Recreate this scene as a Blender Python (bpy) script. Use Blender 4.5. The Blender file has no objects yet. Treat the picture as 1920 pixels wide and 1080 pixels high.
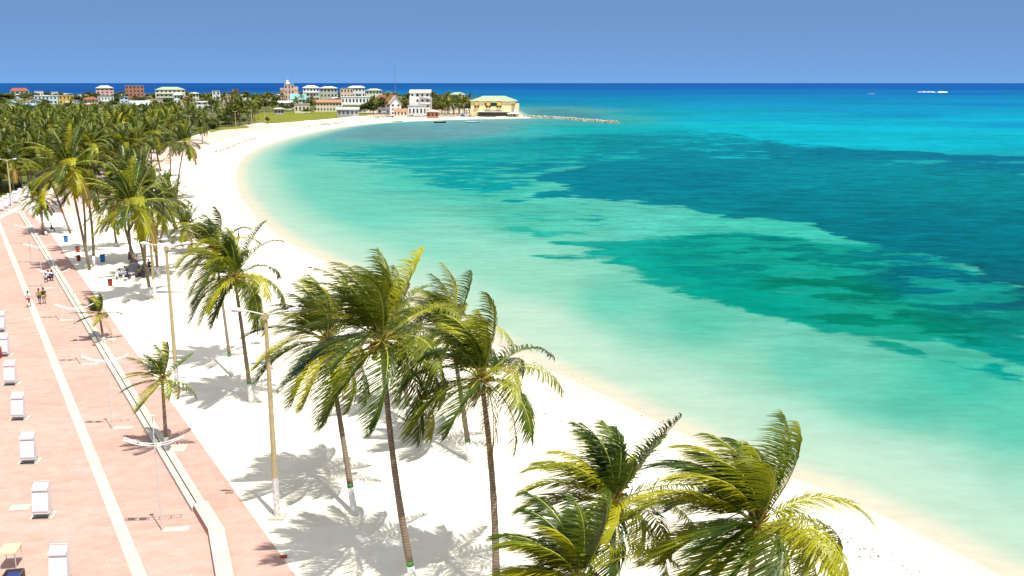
import bpy, bmesh, math, random
import numpy as np
from mathutils import Vector, Matrix
R = math.radians
random.seed(7); rng = np.random.default_rng(7)
sc = bpy.context.scene
col = sc.collection

# ------------------------------------------------------------------ camera
H = 24.0; FPX = 1750.0; PITCH = math.atan(385/FPX)
SP, CP = math.sin(PITCH), math.cos(PITCH)
cam = bpy.data.cameras.new('camera'); cam.sensor_width = 36; cam.lens = 36*FPX/1920
cam.clip_start = .5; cam.clip_end = 200000
co = bpy.data.objects.new('camera', cam); col.objects.link(co)
co.location = (0, 0, H); co.rotation_euler = (math.pi/2-PITCH, 0, 0)
sc.camera = co
# ------------------------------------------------------------------ sky, sun, exposure
SUNV = Vector((2.3, -3.4, 11.7)).normalized()
w = bpy.data.worlds.new('World'); sc.world = w; w.use_nodes = True
nt = w.node_tree; nt.nodes.clear()
sky = nt.nodes.new('ShaderNodeTexSky'); sky.sky_type = 'NISHITA'; sky.sun_disc = False
sky.sun_elevation = math.asin(SUNV.z); sky.sun_rotation = math.atan2(SUNV.x, SUNV.y)
sky.altitude = 20000; sky.air_density = 2.0; sky.dust_density = 0; sky.ozone_density = 3.0
bg = nt.nodes.new('ShaderNodeBackground'); bg.inputs[1].default_value = 0.095
out = nt.nodes.new('ShaderNodeOutputWorld')
hs = nt.nodes.new('ShaderNodeMix'); hs.data_type = 'RGBA'; hs.blend_type = 'MULTIPLY'
hs.inputs[0].default_value = 1; hs.inputs[7].default_value = (1.10, 1.03, .82, 1)
nt.links.new(sky.outputs[0], hs.inputs[6])
av = nt.nodes.new('ShaderNodeMix'); av.data_type = 'RGBA'; av.inputs[0].default_value = .62; av.inputs[7].default_value = (1.12, 2.12, 4.0, 1)   # flat periwinkle tint mixed over the sky colour
nt.links.new(hs.outputs[2], av.inputs[6]); nt.links.new(av.outputs[2], bg.inputs[0])
# bright white added overhead, out of view, to lighten the shaded sand
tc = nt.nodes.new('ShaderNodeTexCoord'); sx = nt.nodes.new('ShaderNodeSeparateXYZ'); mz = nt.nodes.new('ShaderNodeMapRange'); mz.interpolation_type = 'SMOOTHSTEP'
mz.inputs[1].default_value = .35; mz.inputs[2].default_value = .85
topfill = nt.nodes.new('ShaderNodeBackground'); topfill.inputs[0].default_value = (.96, .95, 1.03, 1); topfill.inputs[1].default_value = .68
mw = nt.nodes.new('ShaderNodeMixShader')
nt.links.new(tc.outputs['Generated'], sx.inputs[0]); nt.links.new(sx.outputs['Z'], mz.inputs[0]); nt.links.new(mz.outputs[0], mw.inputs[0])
nt.links.new(bg.outputs[0], mw.inputs[1]); nt.links.new(topfill.outputs[0], mw.inputs[2]); nt.links.new(mw.outputs[0], out.inputs[0])
sl = bpy.data.lights.new('sun', 'SUN'); sl.energy = 3.9; sl.angle = R(.5); sl.color = (1, .97, .9)
so = bpy.data.objects.new('sun', sl); col.objects.link(so)
so.rotation_euler = SUNV.to_track_quat('Z', 'Y').to_euler(); so.location = (0, 0, 60)
sc.view_settings.view_transform = 'Standard'; sc.view_settings.look = 'None'
sc.view_settings.exposure = 0.82; sc.view_settings.gamma = 1
GAIN = 2.65          # displayed value of a sunlit level surface of albedo 1

# ------------------------------------------------------------------ helpers
def ray(px, py):
    u = (px-960)/FPX; v = (540-py)/FPX
    return Vector((u, CP+v*SP, -SP+v*CP))
def G(px, py, z=0.0):                      # where the sight line meets level z
    d = ray(px, py); t = (z-H)/d.z
    return Vector((d.x*t, d.y*t, z))
def atY(px, py, Y):
    d = ray(px, py); t = Y/d.y
    return Vector((d.x*t, Y, H+d.z*t))
def px_of(x, y, z_):
    v = Vector((x, y, z_-H)); f = v.dot(Vector((0, CP, -SP))); u = v.dot(Vector((0, SP, CP)))
    return 960+FPX*x/f, 540-FPX*u/f
def lin(c):
    return tuple(((x/255)/12.92 if x/255 <= .04045 else ((x/255+.055)/1.055)**2.4) for x in c)
def tag(o, label=None, cat=None, group=None, kind=None):
    if label: o['label'] = label
    if cat: o['category'] = cat
    if group: o['group'] = group
    if kind: o['kind'] = kind
    return o
def empty(name, loc, rz=0, **k):
    o = bpy.data.objects.new(name, None); col.objects.link(o)
    o.location = loc; o.rotation_euler = (0, 0, rz); o.empty_display_size = .3
    return tag(o, **k)
def link(name, me, parent=None, loc=(0, 0, 0), rz=0):
    o = bpy.data.objects.new(name, me); col.objects.link(o)
    o.location = loc; o.rotation_euler = (0, 0, rz)
    if parent: o.parent = parent
    return o
def mesh(name, v, f, mats, smooth=False, mi=None):
    me = bpy.data.meshes.new(name)
    me.from_pydata([tuple(p) for p in v], [], [tuple(q) for q in f])
    for m in (mats if isinstance(mats, (list, tuple)) else [mats]): me.materials.append(m)
    if smooth: me.polygons.foreach_set('use_smooth', [True]*len(me.polygons))
    if mi is not None: me.polygons.foreach_set('material_index', mi)
    me.update(); return me
class MB:
    def __init__(s): s.v = []; s.f = []
    def box(s, c, d, rz=0, tilt=0):
        b = len(s.v); m = Matrix.Rotation(rz, 3, 'Z') @ Matrix.Rotation(tilt, 3, 'X')
        for x in (-.5, .5):
            for y in (-.5, .5):
                for z in (-.5, .5):
                    s.v.append(Vector(c)+m @ Vector((x*d[0], y*d[1], z*d[2])))
        for q in ((0, 1, 3, 2), (4, 6, 7, 5), (0, 4, 5, 1), (2, 3, 7, 6), (0, 2, 6, 4), (1, 5, 7, 3)):
            s.f.append([b+i for i in q])
        return s
    def tube(s, pts, rad, n=8, cap=True):
        pts = [Vector(p) for p in pts]
        if not isinstance(rad, (list, tuple)): rad = [rad]*len(pts)
        b = len(s.v); k = len(pts)
        ref = Vector((0, 1, 0)) if abs((pts[-1]-pts[0]).normalized().y) < .9 else Vector((1, 0, 0))
        for i, p in enumerate(pts):
            t = (pts[min(i+1, k-1)]-pts[max(i-1, 0)]).normalized()
            a = t.cross(ref).normalized(); c = t.cross(a)
            for j in range(n):
                th = 2*math.pi*j/n
                s.v.append(p+(a*math.cos(th)+c*math.sin(th))*rad[i])
        for i in range(k-1):
            for j in range(n):
                s.f.append([b+i*n+j, b+i*n+(j+1) % n, b+(i+1)*n+(j+1) % n, b+(i+1)*n+j])
        if cap:
            s.f.append([b+j for j in range(n)][::-1]); s.f.append([b+(k-1)*n+j for j in range(n)])
        return s
    def prism(s, poly, z0, z1):            # vertical prism of a ccw outline
        b = len(s.v); n = len(poly)
        for p in poly: s.v.append(Vector((p[0], p[1], z0)))
        for p in poly: s.v.append(Vector((p[0], p[1], z1)))
        for i in range(n):
            j = (i+1) % n; s.f.append([b+i, b+j, b+n+j, b+n+i])
        s.f.append([b+i for i in range(n)][::-1]); s.f.append([b+n+i for i in range(n)])
        return s
    def build(s, name, m, parent=None, loc=(0, 0, 0), rz=0, smooth=False):
        return link(name, mesh(name, s.v, s.f, m, smooth), parent, loc, rz)

# ------------------------------------------------------------------ materials
def mat(name, c, rough=.8, var=0.0, scale=1.0, c2=None, bump=0, bscale=20, spec=.3, metal=0, detail=4):
    m = bpy.data.materials.new(name); m.use_nodes = True
    n = m.node_tree; p = n.nodes['Principled BSDF']
    p.inputs['Roughness'].default_value = rough; p.inputs['Metallic'].default_value = metal
    p.inputs['Specular IOR Level'].default_value = spec
    p.inputs['Base Color'].default_value = (*c, 1)
    if c2 is not None or var:
        g = n.nodes.new('ShaderNodeNewGeometry'); t = n.nodes.new('ShaderNodeTexNoise')
        t.inputs['Scale'].default_value = scale; t.inputs['Detail'].default_value = detail
        n.links.new(g.outputs['Position'], t.inputs['Vector'])
        r = n.nodes.new('ShaderNodeValToRGB'); r.color_ramp.elements[0].position = .35; r.color_ramp.elements[1].position = .65
        a = c; b = c2 if c2 is not None else tuple(x*(1-var) for x in c)
        r.color_ramp.elements[0].color = (*a, 1); r.color_ramp.elements[1].color = (*b, 1)
        n.links.new(t.outputs['Fac'], r.inputs[0]); n.links.new(r.outputs[0], p.inputs['Base Color'])
    if bump:
        g = n.nodes.new('ShaderNodeNewGeometry'); t = n.nodes.new('ShaderNodeTexNoise'); t.inputs['Scale'].default_value = bscale
        b = n.nodes.new('ShaderNodeBump'); b.inputs['Strength'].default_value = bump; b.inputs['Distance'].default_value = .05
        n.links.new(g.outputs['Position'], t.inputs['Vector'])
        n.links.new(t.outputs['Fac'], b.inputs['Height']); n.links.new(b.outputs[0], p.inputs['Normal'])
    return m
def leafmat(name, c, c2, trans=.35):
    m = bpy.data.materials.new(name); m.use_nodes = True; n = m.node_tree
    p = n.nodes['Principled BSDF']; p.inputs['Roughness'].default_value = .38
    p.inputs['Specular IOR Level'].default_value = .3
    g = n.nodes.new('ShaderNodeNewGeometry'); t = n.nodes.new('ShaderNodeTexNoise')
    t.inputs['Scale'].default_value = .9; t.inputs['Detail'].default_value = 3
    n.links.new(g.outputs['Position'], t.inputs['Vector'])
    oi = n.nodes.new('ShaderNodeObjectInfo'); ad = n.nodes.new('ShaderNodeMath'); ad.operation = 'MULTIPLY_ADD'
    ad.inputs[1].default_value = .6; n.links.new(oi.outputs['Random'], ad.inputs[0])
    n.links.new(t.outputs['Fac'], ad.inputs[2])
    r = n.nodes.new('ShaderNodeValToRGB'); r.color_ramp.elements[0].position = .45; r.color_ramp.elements[1].position = 1.0
    r.color_ramp.elements[0].color = (*c, 1); r.color_ramp.elements[1].color = (*c2, 1)
    n.links.new(ad.outputs[0], r.inputs[0]); n.links.new(r.outputs[0], p.inputs['Base Color'])
    tr = n.nodes.new('ShaderNodeBsdfTranslucent'); mx = n.nodes.new('ShaderNodeMixShader'); mx.inputs[0].default_value = trans
    n.links.new(r.outputs[0], tr.inputs['Color'])
    n.links.new(p.outputs[0], mx.inputs[1]); n.links.new(tr.outputs[0], mx.inputs[2])
    n.links.new(mx.outputs[0], n.nodes['Material Output'].inputs['Surface'])
    return m
LEAF = [leafmat('palm_leaf', (.045, .085, .006), (.16, .19, .008), .28),
        leafmat('palm_leaf_yellow', (.17, .20, .006), (.38, .36, .010)),
        leafmat('palm_leaf_dark', (.018, .042, .007), (.06, .09, .008), .2),
        leafmat('palm_leaf_dry', (.30, .17, .03), (.22, .15, .04), .2)]
RACH = mat('frond_stem', (.42, .40, .07), .5)
BOOT = mat('palm_fibre', (.28, .13, .03), .9, c2=(.12, .07, .025), scale=9)
NUT = mat('coconut', (.30, .22, .04), .5, c2=(.16, .15, .02), scale=6)
def trunkmat():
    m = mat('palm_bark', (.20, .145, .095), .9, bump=.5, bscale=14); n = m.node_tree
    g = n.nodes.new('ShaderNodeNewGeometry'); wv = n.nodes.new('ShaderNodeTexWave'); wv.bands_direction = 'Z'
    wv.inputs['Scale'].default_value = 2.2; wv.inputs['Distortion'].default_value = 2.5; wv.inputs['Detail'].default_value = 3
    wv.inputs['Detail Scale'].default_value = 3
    n.links.new(g.outputs['Position'], wv.inputs['Vector'])
    r = n.nodes.new('ShaderNodeValToRGB'); r.color_ramp.elements[0].color = (.14, .10, .07, 1); r.color_ramp.elements[1].color = (.25, .19, .13, 1)
    r.color_ramp.elements[0].position = .05; r.color_ramp.elements[1].position = .5
    n.links.new(wv.outputs['Fac'], r.inputs[0]); n.links.new(r.outputs[0], n.nodes['Principled BSDF'].inputs['Base Color'])
    return m
BARK = trunkmat()
WPAINT = mat('white_limewash', (.78, .76, .72), .8, c2=(.55, .52, .48), scale=5)
GPAINT = mat('green_paint', (.05, .20, .04), .6)
M = dict(hood=mat('panel_hem', (.60, .57, .58), .7, var=.1, scale=5),
  white=mat('white_paint', (.8, .8, .78), .5), cloth=mat('white_panel', (.74, .72, .72), .55, var=.08, scale=2),
  dark=mat('dark_metal', (.03, .03, .035), .4, metal=.3), steel=mat('pale_steel', (.62, .62, .60), .35, metal=.2),
  pad=mat('pale_concrete', (.48, .45, .36), .9, var=.15, scale=2, bump=.2), conc=mat('concrete_pole', (.52, .42, .22), .85, c2=(.42, .34, .18), scale=3, bump=.3),
  kerb=mat('kerb_concrete', (.50, .47, .385), .9, c2=(.42, .39, .31), scale=1.5, bump=.2), joint=mat('dark_joint', (.09, .08, .07), .9),
  pinkside=mat('pink_render', (.46, .25, .20), .9, var=.2, scale=3), glass=mat('window_glass', (.03, .04, .05), .15, spec=.6),
  red=mat('red_plastic', (.33, .03, .02), .5), blue=mat('blue_plastic', (.03, .16, .50), .5), grey=mat('grey_plastic', (.32, .31, .32), .6, var=.4, scale=3),
  orange=mat('orange_fabric', (.62, .22, .06), .8), rock=mat('pale_rock', (.42, .38, .30), .95, c2=(.20, .17, .14), scale=.6, bump=.6, bscale=3),
  wood=mat('weathered_wood', (.22, .15, .09), .9), lens=mat('lamp_lens', (.7, .72, .74), .2), navy=mat('navy_cloth', (.02, .03, .12), .8),
  yellow=mat('yellow_cloth', (.60, .55, .25), .8), foam=mat('white_water', (.85, .87, .87), .6))
def sheetmat(name, a, b, s1, s2, bump, bs, brick=False):
    m = bpy.data.materials.new(name); m.use_nodes = True; n = m.node_tree; p = n.nodes['Principled BSDF']
    p.inputs['Roughness'].default_value = .95; p.inputs['Specular IOR Level'].default_value = .1
    g = n.nodes.new('ShaderNodeNewGeometry')
    t1 = n.nodes.new('ShaderNodeTexNoise'); t1.inputs['Scale'].default_value = s1; t1.inputs['Detail'].default_value = 6
    t2 = n.nodes.new('ShaderNodeTexNoise'); t2.inputs['Scale'].default_value = s2; t2.inputs['Detail'].default_value = 5
    for t in (t1, t2): n.links.new(g.outputs['Position'], t.inputs['Vector'])
    av = n.nodes.new('ShaderNodeMath'); av.operation = 'ADD'; n.links.new(t1.outputs['Fac'], av.inputs[0]); n.links.new(t2.outputs['Fac'], av.inputs[1])
    mr = n.nodes.new('ShaderNodeMapRange'); mr.inputs[1].default_value = .8; mr.inputs[2].default_value = 1.2
    n.links.new(av.outputs[0], mr.inputs[0])
    mx = n.nodes.new('ShaderNodeMix'); mx.data_type = 'RGBA'
    mx.inputs[6].default_value = (*a, 1); mx.inputs[7].default_value = (*b, 1)
    n.links.new(mr.outputs[0], mx.inputs[0]); last = mx.outputs[2]
    if brick:
        mp = n.nodes.new('ShaderNodeMapping'); mp.inputs['Rotation'].default_value = (0, 0, R(-31))
        n.links.new(g.outputs['Position'], mp.inputs['Vector'])
        br = n.nodes.new('ShaderNodeTexBrick'); br.inputs['Scale'].default_value = 1; br.inputs['Brick Width'].default_value = .42
        br.inputs['Row Height'].default_value = .2; br.inputs['Mortar Size'].default_value = .012
        br.inputs['Color1'].default_value = (1, 1, 1, 1); br.inputs['Color2'].default_value = (.94, .93, .92, 1); br.inputs['Mortar'].default_value = (.84, .80, .78, 1)
        n.links.new(mp.outputs[0], br.inputs['Vector'])
        m2 = n.nodes.new('ShaderNodeMix'); m2.data_type = 'RGBA'; m2.blend_type = 'MULTIPLY'; m2.inputs[0].default_value = 1
        n.links.new(last, m2.inputs[6]); n.links.new(br.outputs['Color'], m2.inputs[7]); last = m2.outputs[2]
        # long soft rows of darker, dirtier paving running across the walk
        mp2 = n.nodes.new('ShaderNodeMapping'); mp2.inputs['Rotation'].default_value = (0, 0, R(-31)); mp2.inputs['Scale'].default_value = (.35, .9, 1)
        n.links.new(g.outputs['Position'], mp2.inputs['Vector'])
        t3 = n.nodes.new('ShaderNodeTexNoise'); t3.inputs['Scale'].default_value = 1; t3.inputs['Detail'].default_value = 6; t3.inputs['Roughness'].default_value = .65
        n.links.new(mp2.outputs[0], t3.inputs['Vector'])
        m3r = n.nodes.new('ShaderNodeMapRange'); m3r.inputs[1].default_value = .45; m3r.inputs[2].default_value = .72; m3r.inputs[4].default_value = .5
        n.links.new(t3.outputs['Fac'], m3r.inputs[0])
        m3 = n.nodes.new('ShaderNodeMix'); m3.data_type = 'RGBA'; m3.blend_type = 'MULTIPLY'
        m3.inputs[7].default_value = (.86, .70, .56, 1)
        n.links.new(m3r.outputs[0], m3.inputs[0]); n.links.new(last, m3.inputs[6]); last = m3.outputs[2]
    n.links.new(last, p.inputs['Base Color'])
    t4 = n.nodes.new('ShaderNodeTexNoise'); t4.inputs['Scale'].default_value = bs; t4.inputs['Detail'].default_value = 4
    n.links.new(g.outputs['Position'], t4.inputs['Vector'])
    b = n.nodes.new('ShaderNodeBump'); b.inputs['Strength'].default_value = bump; b.inputs['Distance'].default_value = .08
    n.links.new(t4.outputs['Fac'], b.inputs['Height']); n.links.new(b.outputs[0], p.inputs['Normal'])
    return m
SAND = sheetmat('sand', (.75, .71, .58), (.67, .62, .48), .05, .6, .55, 2.6)
PINK = sheetmat('pink_brick_paving', (.465, .315, .265), (.415, .27, .225), .12, 1.2, .15, 6, True)
PALEPINK = sheetmat('pale_pink_paving', (.56, .43, .37), (.50, .37, .32), .12, 1.2, .15, 6, True)
GRASS = sheetmat('grass', (.17, .17, .016), (.11, .125, .016), .03, .3, .5, 3)
DIRT = sheetmat('beach_dirt', (.46, .38, .27), (.34, .27, .19), .05, .3, .5, 2)
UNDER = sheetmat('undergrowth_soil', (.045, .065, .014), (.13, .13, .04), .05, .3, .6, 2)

# ------------------------------------------------------------------ coast, seabed, water
def W(px, py): g = G(px, py); return (g.x, g.y)
shore_px = [(1880, 1062), (1780, 1012), (1680, 962), (1560, 908), (1450, 868), (1330, 822), (1230, 778), (1130, 728), (1040, 688), (950, 648),
            (860, 600), (760, 548), (660, 505), (590, 474), (530, 442), (480, 402), (452, 365), (442, 332), (446, 308), (462, 288), (490, 273),
            (530, 259), (580, 247), (640, 236), (700, 229.5), (760, 226), (830, 223.5), (900, 221.5), (960, 220.5), (1005, 219.6), (990, 218), (974, 214.5),
            (962, 207), (945, 198), (925, 190), (890, 186), (800, 181), (700, 179), (600, 178), (500, 177.5), (400, 177), (250, 177), (100, 178), (-100, 180), (-400, 183)]
shore = [(60., -17.), (40., 17.)]+[W(*p) for p in shore_px]+[(-4000, 1500), (-4000, -600), (60, -600)]
def sdist(P, poly):                        # signed distance, positive inside
    P = np.asarray(P, float); poly = np.asarray(poly, float)
    d = np.full(len(P), 1e18); ins = np.zeros(len(P), bool)
    for i in range(len(poly)):
        a = poly[i]; b = poly[(i+1) % len(poly)]; e = b-a
        t = np.clip(((P-a)@e)/(e@e+1e-12), 0, 1)
        q = P-a-t[:, None]*e; d = np.minimum(d, (q*q).sum(1))
        c = ((a[1] > P[:, 1]) != (b[1] > P[:, 1]))
        with np.errstate(divide='ignore', invalid='ignore'):
            xi = (b[0]-a[0])*(P[:, 1]-a[1])/(b[1]-a[1])+a[0]
        ins ^= c & (P[:, 0] < xi)
    return np.where(ins, 1, -1)*np.sqrt(d)
def polar(na, nr, r0, r1, a0=-80, a1=80):
    th = np.radians(np.linspace(a0, a1, na)); r = np.exp(np.linspace(math.log(r0), math.log(r1), nr))
    T, RR = np.meshgrid(th, r, indexing='ij')
    P = np.stack([RR*np.sin(T), RR*np.cos(T)], -1).reshape(-1, 2)
    i, j = np.meshgrid(np.arange(na-1), np.arange(nr-1), indexing='ij'); k = (i*nr+j).ravel()
    return P, np.stack([k, k+1, k+nr+1, k+nr], -1)[:, ::-1], RR.ravel()
def npmesh(name, V, F, m, smooth=True):
    me = bpy.data.meshes.new(name); F = np.asarray(F, np.int32)
    me.vertices.add(len(V)); me.vertices.foreach_set('co', np.asarray(V, np.float32).ravel())
    me.loops.add(F.size); me.loops.foreach_set('vertex_index', F.ravel())
    me.polygons.add(len(F)); me.polygons.foreach_set('loop_start', np.arange(len(F), dtype=np.int32)*F.shape[1])
    me.polygons.foreach_set('use_smooth', np.full(len(F), smooth))
    for x in (m if isinstance(m, (list, tuple)) else [m]): me.materials.append(x)
    me.update(calc_edges=True); me.validate(); return me
WZ = -0.5
P, F, RR = polar(560, 420, 18, 60000)
sd = sdist(P, shore)
z = np.clip(WZ+sd*.045, -4, 0)
gme = npmesh('ground', np.c_[P, z], F, SAND)
at_ = gme.attributes.new('shore_in', 'FLOAT', 'POINT'); at_.data.foreach_set('value', sd.astype(np.float32))
n_ = SAND.node_tree; p_ = n_.nodes['Principled BSDF']; src = p_.inputs['Base Color'].links[0].from_socket
a_ = n_.nodes.new('ShaderNodeAttribute'); a_.attribute_name = 'shore_in'
t_ = n_.nodes.new('ShaderNodeTexNoise'); t_.inputs['Scale'].default_value = .25; t_.inputs['Detail'].default_value = 4
n_.links.new(n_.nodes.new('ShaderNodeNewGeometry').outputs['Position'], t_.inputs['Vector'])
ad_ = n_.nodes.new('ShaderNodeMath'); ad_.operation = 'MULTIPLY_ADD'; ad_.inputs[1].default_value = 5; n_.links.new(t_.outputs['Fac'], ad_.inputs[0]); n_.links.new(a_.outputs['Fac'], ad_.inputs[2])
r_ = n_.nodes.new('ShaderNodeMapRange'); r_.interpolation_type = 'SMOOTHSTEP'; r_.inputs[1].default_value = 3.0; r_.inputs[2].default_value = 7.5
n_.links.new(ad_.outputs[0], r_.inputs[0]); x_ = n_.nodes.new('ShaderNodeMix'); x_.data_type = 'RGBA'; x_.inputs[6].default_value = (.52, .46, .34, 1)
n_.links.new(r_.outputs[0], x_.inputs[0]); n_.links.new(src, x_.inputs[7]); n_.links.new(x_.outputs[2], p_.inputs['Base Color'])
g = link('ground', gme); tag(g, kind='structure')

def idw(pts, P, Rr):
    A = np.array([[math.atan2(*W(p[0], p[1])), math.log(math.hypot(*W(p[0], p[1])))] for p in pts])
    C = np.array([lin(p[2]) for p in pts])
    Q = np.c_[np.arctan2(P[:, 0], P[:, 1]), np.log(Rr)]
    num = np.zeros((len(P), 3)); den = np.zeros(len(P))
    for a, c in zip(A, C):
        d2 = ((Q[:, 0]-a[0])*2.2)**2+((Q[:, 1]-a[1]))**2; wgt = 1/(d2+.006)**2
        num += wgt[:, None]*c; den += wgt
    return num/den[:, None]
LIGHT = [(480,330,(150,222,196)),(520,300,(110,208,190)),(600,275,(80,190,180)),(600,330,(112,210,188)),(700,400,(112,212,190)),(620,430,(150,225,200)),(800,450,(140,220,195)),
 (900,340,(70,198,180)),(800,330,(80,200,180)),(1000,400,(85,205,180)),(1000,520,(150,222,195)),(850,520,(175,230,205)),(1150,560,(105,208,180)),(1300,600,(85,200,172)),(1500,680,(100,205,180)),
 (1100,650,(190,232,208)),(1300,730,(180,230,208)),(1500,800,(170,228,205)),(1700,750,(85,198,172)),(1800,700,(60,190,165)),(1900,780,(90,200,175)),(1900,900,(150,220,196)),(1700,870,(190,234,212)),
 (1900,980,(190,232,210)),(1350,420,(70,195,175)),(1200,400,(90,205,185)),(1500,420,(60,195,175)),(1100,270,(0,185,180)),(950,270,(20,180,178)),(850,250,(95,178,180)),(720,245,(105,170,172)),(640,252,(110,180,180)),
 (1100,240,(0,178,182)),(1250,245,(0,182,188)),(1400,235,(0,186,200)),(1600,245,(0,184,210)),(1800,262,(0,184,208)),(1900,262,(0,180,208)),(1900,235,(0,155,205)),(1700,215,(0,148,200)),(1600,225,(0,170,205)),
 (1400,205,(0,165,195)),(1250,210,(0,165,185)),(1200,195,(0,150,185)),(1300,185,(0,140,192)),(1600,190,(0,140,190)),(1850,195,(0,130,195)),(1100,180,(0,132,188)),(1000,176,(0,120,190)),(1400,173,(0,112,190)),
 (1800,176,(0,112,190)),(1100,165,(0,100,185)),(500,165,(0,85,175)),(100,166,(15,95,175)),(300,168,(0,90,180)),(1500,163,(0,100,186)),(1850,166,(0,100,186)),(900,160,(0,96,180)),(500,158,(0,85,172)),(1500,158,(0,95,182)),
 (1060,207,(85,165,170)),(1000,204,(105,170,170)),(1130,222,(60,180,175)),(1000,190,(0,140,175)),(1000,235,(60,180,180)),(920,228,(130,185,180)),(1650,560,(60,185,160)),(1400,500,(40,180,160)),(1600,500,(30,165,155)),(1850,300,(30,175,180))]
WEED = [(1050,330,(0,132,150)),(1100,350,(0,132,150)),(1300,330,(0,126,148)),(1500,330,(0,140,156)),(1500,380,(0,126,142)),(1800,340,(0,138,150)),(1650,310,(0,142,158)),(1300,300,(0,138,156)),(1700,430,(0,118,136)),(1900,420,(0,122,138)),(1900,550,(10,102,118)),(1750,520,(0,110,128)),
 (1400,470,(0,122,118)),(1500,540,(0,128,100)),(1600,560,(0,125,100)),(1700,620,(0,135,105)),(1850,640,(0,120,100)),(1250,530,(0,165,150)),(1400,570,(0,165,145)),(1300,480,(0,140,130)),(1150,470,(15,168,152)),(1000,435,(45,180,160)),(900,350,(0,160,162)),(850,290,(0,160,165)),
 (700,290,(15,165,165)),(1100,262,(0,140,150)),(1300,262,(0,140,155)),(1850,290,(0,118,150)),(1600,285,(0,125,150)),(1880,690,(0,158,150)),(700,247,(108,160,168)),(850,240,(110,168,175)),(1050,205,(70,150,160)),(1250,240,(0,160,180))]
WP = [  # outline, density
 ([(1004,325),(1040,312),(1074,307),(1133,297),(1200,292),(1230,280),(1330,270),(1437,264),(1556,272),(1675,280),(1814,287),(1960,291),(2400,330),(2400,800),(1960,560),(1760,480),(1600,452),(1582,443),(1540,427),(1485,409),(1414,404),(1350,404),(1299,389),(1160,373),(1082,364),(1034,346)], .92),
 ([(1160,444),(1279,437),(1358,433),(1477,434),(1556,446),(1700,455),(1960,540),(2400,760),(2400,900),(1960,690),(1834,650),(1760,628),(1600,606),(1500,580),(1398,560),(1290,530),(1210,500)], .62),
 ([(1060,452),(1160,440),(1250,470),(1300,520),(1400,560),(1600,604),(1660,630),(1576,622),(1477,591),(1398,578),(1358,563),(1279,540),(1200,524),(1180,498),(1160,484),(1110,462)], .34),
 ([(915,418),(950,408),(1000,405),(1060,415),(1130,430),(1200,436),(1200,470),(1110,462),(1082,453),(1046,445),(995,431)], .34),
 ([(1010,474),(1110,462),(1180,475),(1175,485),(1145,480),(1058,479)], .2),
 ([(590,285),(660,272),(800,262),(950,255),(1100,248),(1200,243),(1290,240),(1400,252),(1500,268),(1330,280),(1230,295),(1100,305),(1000,325),(990,340),(960,360),(880,372),(830,352),(790,338),(770,322),(700,305),(620,298)], .60),
 ([(1080,258),(1180,250),(1290,250),(1400,262),(1340,278),(1200,290),(1080,286)], .76),
 ([(840,333),(900,325),(980,335),(960,352),(900,358),(860,347)], .72),
 ([(900,375),(990,366),(1010,352),(1180,360),(1160,372),(1040,368),(960,378)], .52),
 ([(930,398),(1000,392),(1130,395),(1160,410),(1130,425),(1040,412),(960,405)], .50),
 ([(620,255),(680,241),(780,232),(900,229),(990,230),(970,245),(850,260),(700,262)], .80),
 ([(985,213),(1000,197),(1060,203),(1150,218),(1140,226),(1050,222)], .75),
 ([(1830,679),(1880,675),(1960,690),(2200,800),(2200,860),(1960,730),(1880,700)], .78),
 ([(1675,642),(1760,655),(1850,682),(1834,684),(1750,664)], .62),
]
HOLES = [([(1290,276),(1380,272),(1440,284),(1430,300),(1340,296)], .33), ([(1480,268),(1540,272),(1540,278),(1480,276)], .4), ([(1580,300),(1680,296),(1720,306),(1640,312)], .22), ([(1840,300),(1960,298),(1960,306),(1860,308)], .35), ([(1210,262),(1300,256),(1330,262),(1260,270)], .3), ([(1500,315),(1560,312),(1580,318),(1520,322)], .2), ([(1350,468),(1420,480),(1500,490),(1600,500),(1590,508),(1480,498),(1400,490),(1340,476)], .3), ([(1440,520),(1500,528),(1520,540),(1470,540)], .22), ([(1540,515),(1590,520),(1580,530),(1540,528)], .25), ([(1350,500),(1400,505),(1410,520),(1360,515)], .25), ([(1600,548),(1700,556),(1740,568),(1660,566)], .25), ([(1340,545),(1420,548),(1520,565),(1540,580),(1440,565)], .3), ([(1690,300),(1720,294),(1790,297),(1740,306)], .45), ([(1430,345),(1480,343),(1520,346),(1470,348)], .5), ([(1870,325),(1960,322),(1960,330)], .4),
         ([(1500,478),(1560,480),(1580,490),(1520,512),(1440,500)], .15), ([(1660,500),(1760,510),(1860,540),(1820,548),(1720,520)], .25),
         ([(1660,585),(1720,590),(1740,605),(1690,620),(1650,605)], .35), ([(1660,626),(1760,628),(1830,650),(1900,668),(1830,676),(1750,654),(1670,638)], .6),
         ([(1150,288),(1200,288),(1210,295),(1150,297)], .4), ([(1360,408),(1480,410),(1560,436),(1580,444),(1480,428),(1360,428),(1200,425),(1160,395),(1300,392)], .42)]
LIGHT += [(x, y, c) for x in (1350, 1500, 1650, 1800, 1920) for y, c in ((163,(0,104,190)),(172,(0,124,198)),(180,(0,138,200)),(190,(0,150,204)),(202,(0,162,208)),(222,(0,180,214)),(245,(0,195,218)),(262,(0,192,212)))]+[(x, y, c) for x in (1020, 1180) for y, c in ((165,(0,106,190)),(175,(0,125,192)),(185,(0,142,192)),(196,(0,156,192)))]+[(1200,620,(135,215,190)),(1000,590,(195,232,208)),(900,500,(150,222,197)),(1400,700,(150,218,190)),(1600,850,(185,230,208)),(1750,900,(175,228,205)),(1600,740,(112,208,182)),(1900,1000,(165,225,200)),(700,470,(165,228,203)),(1300,770,(205,236,212)),(1250,680,(160,222,197)),(1450,760,(165,222,198))]
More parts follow.
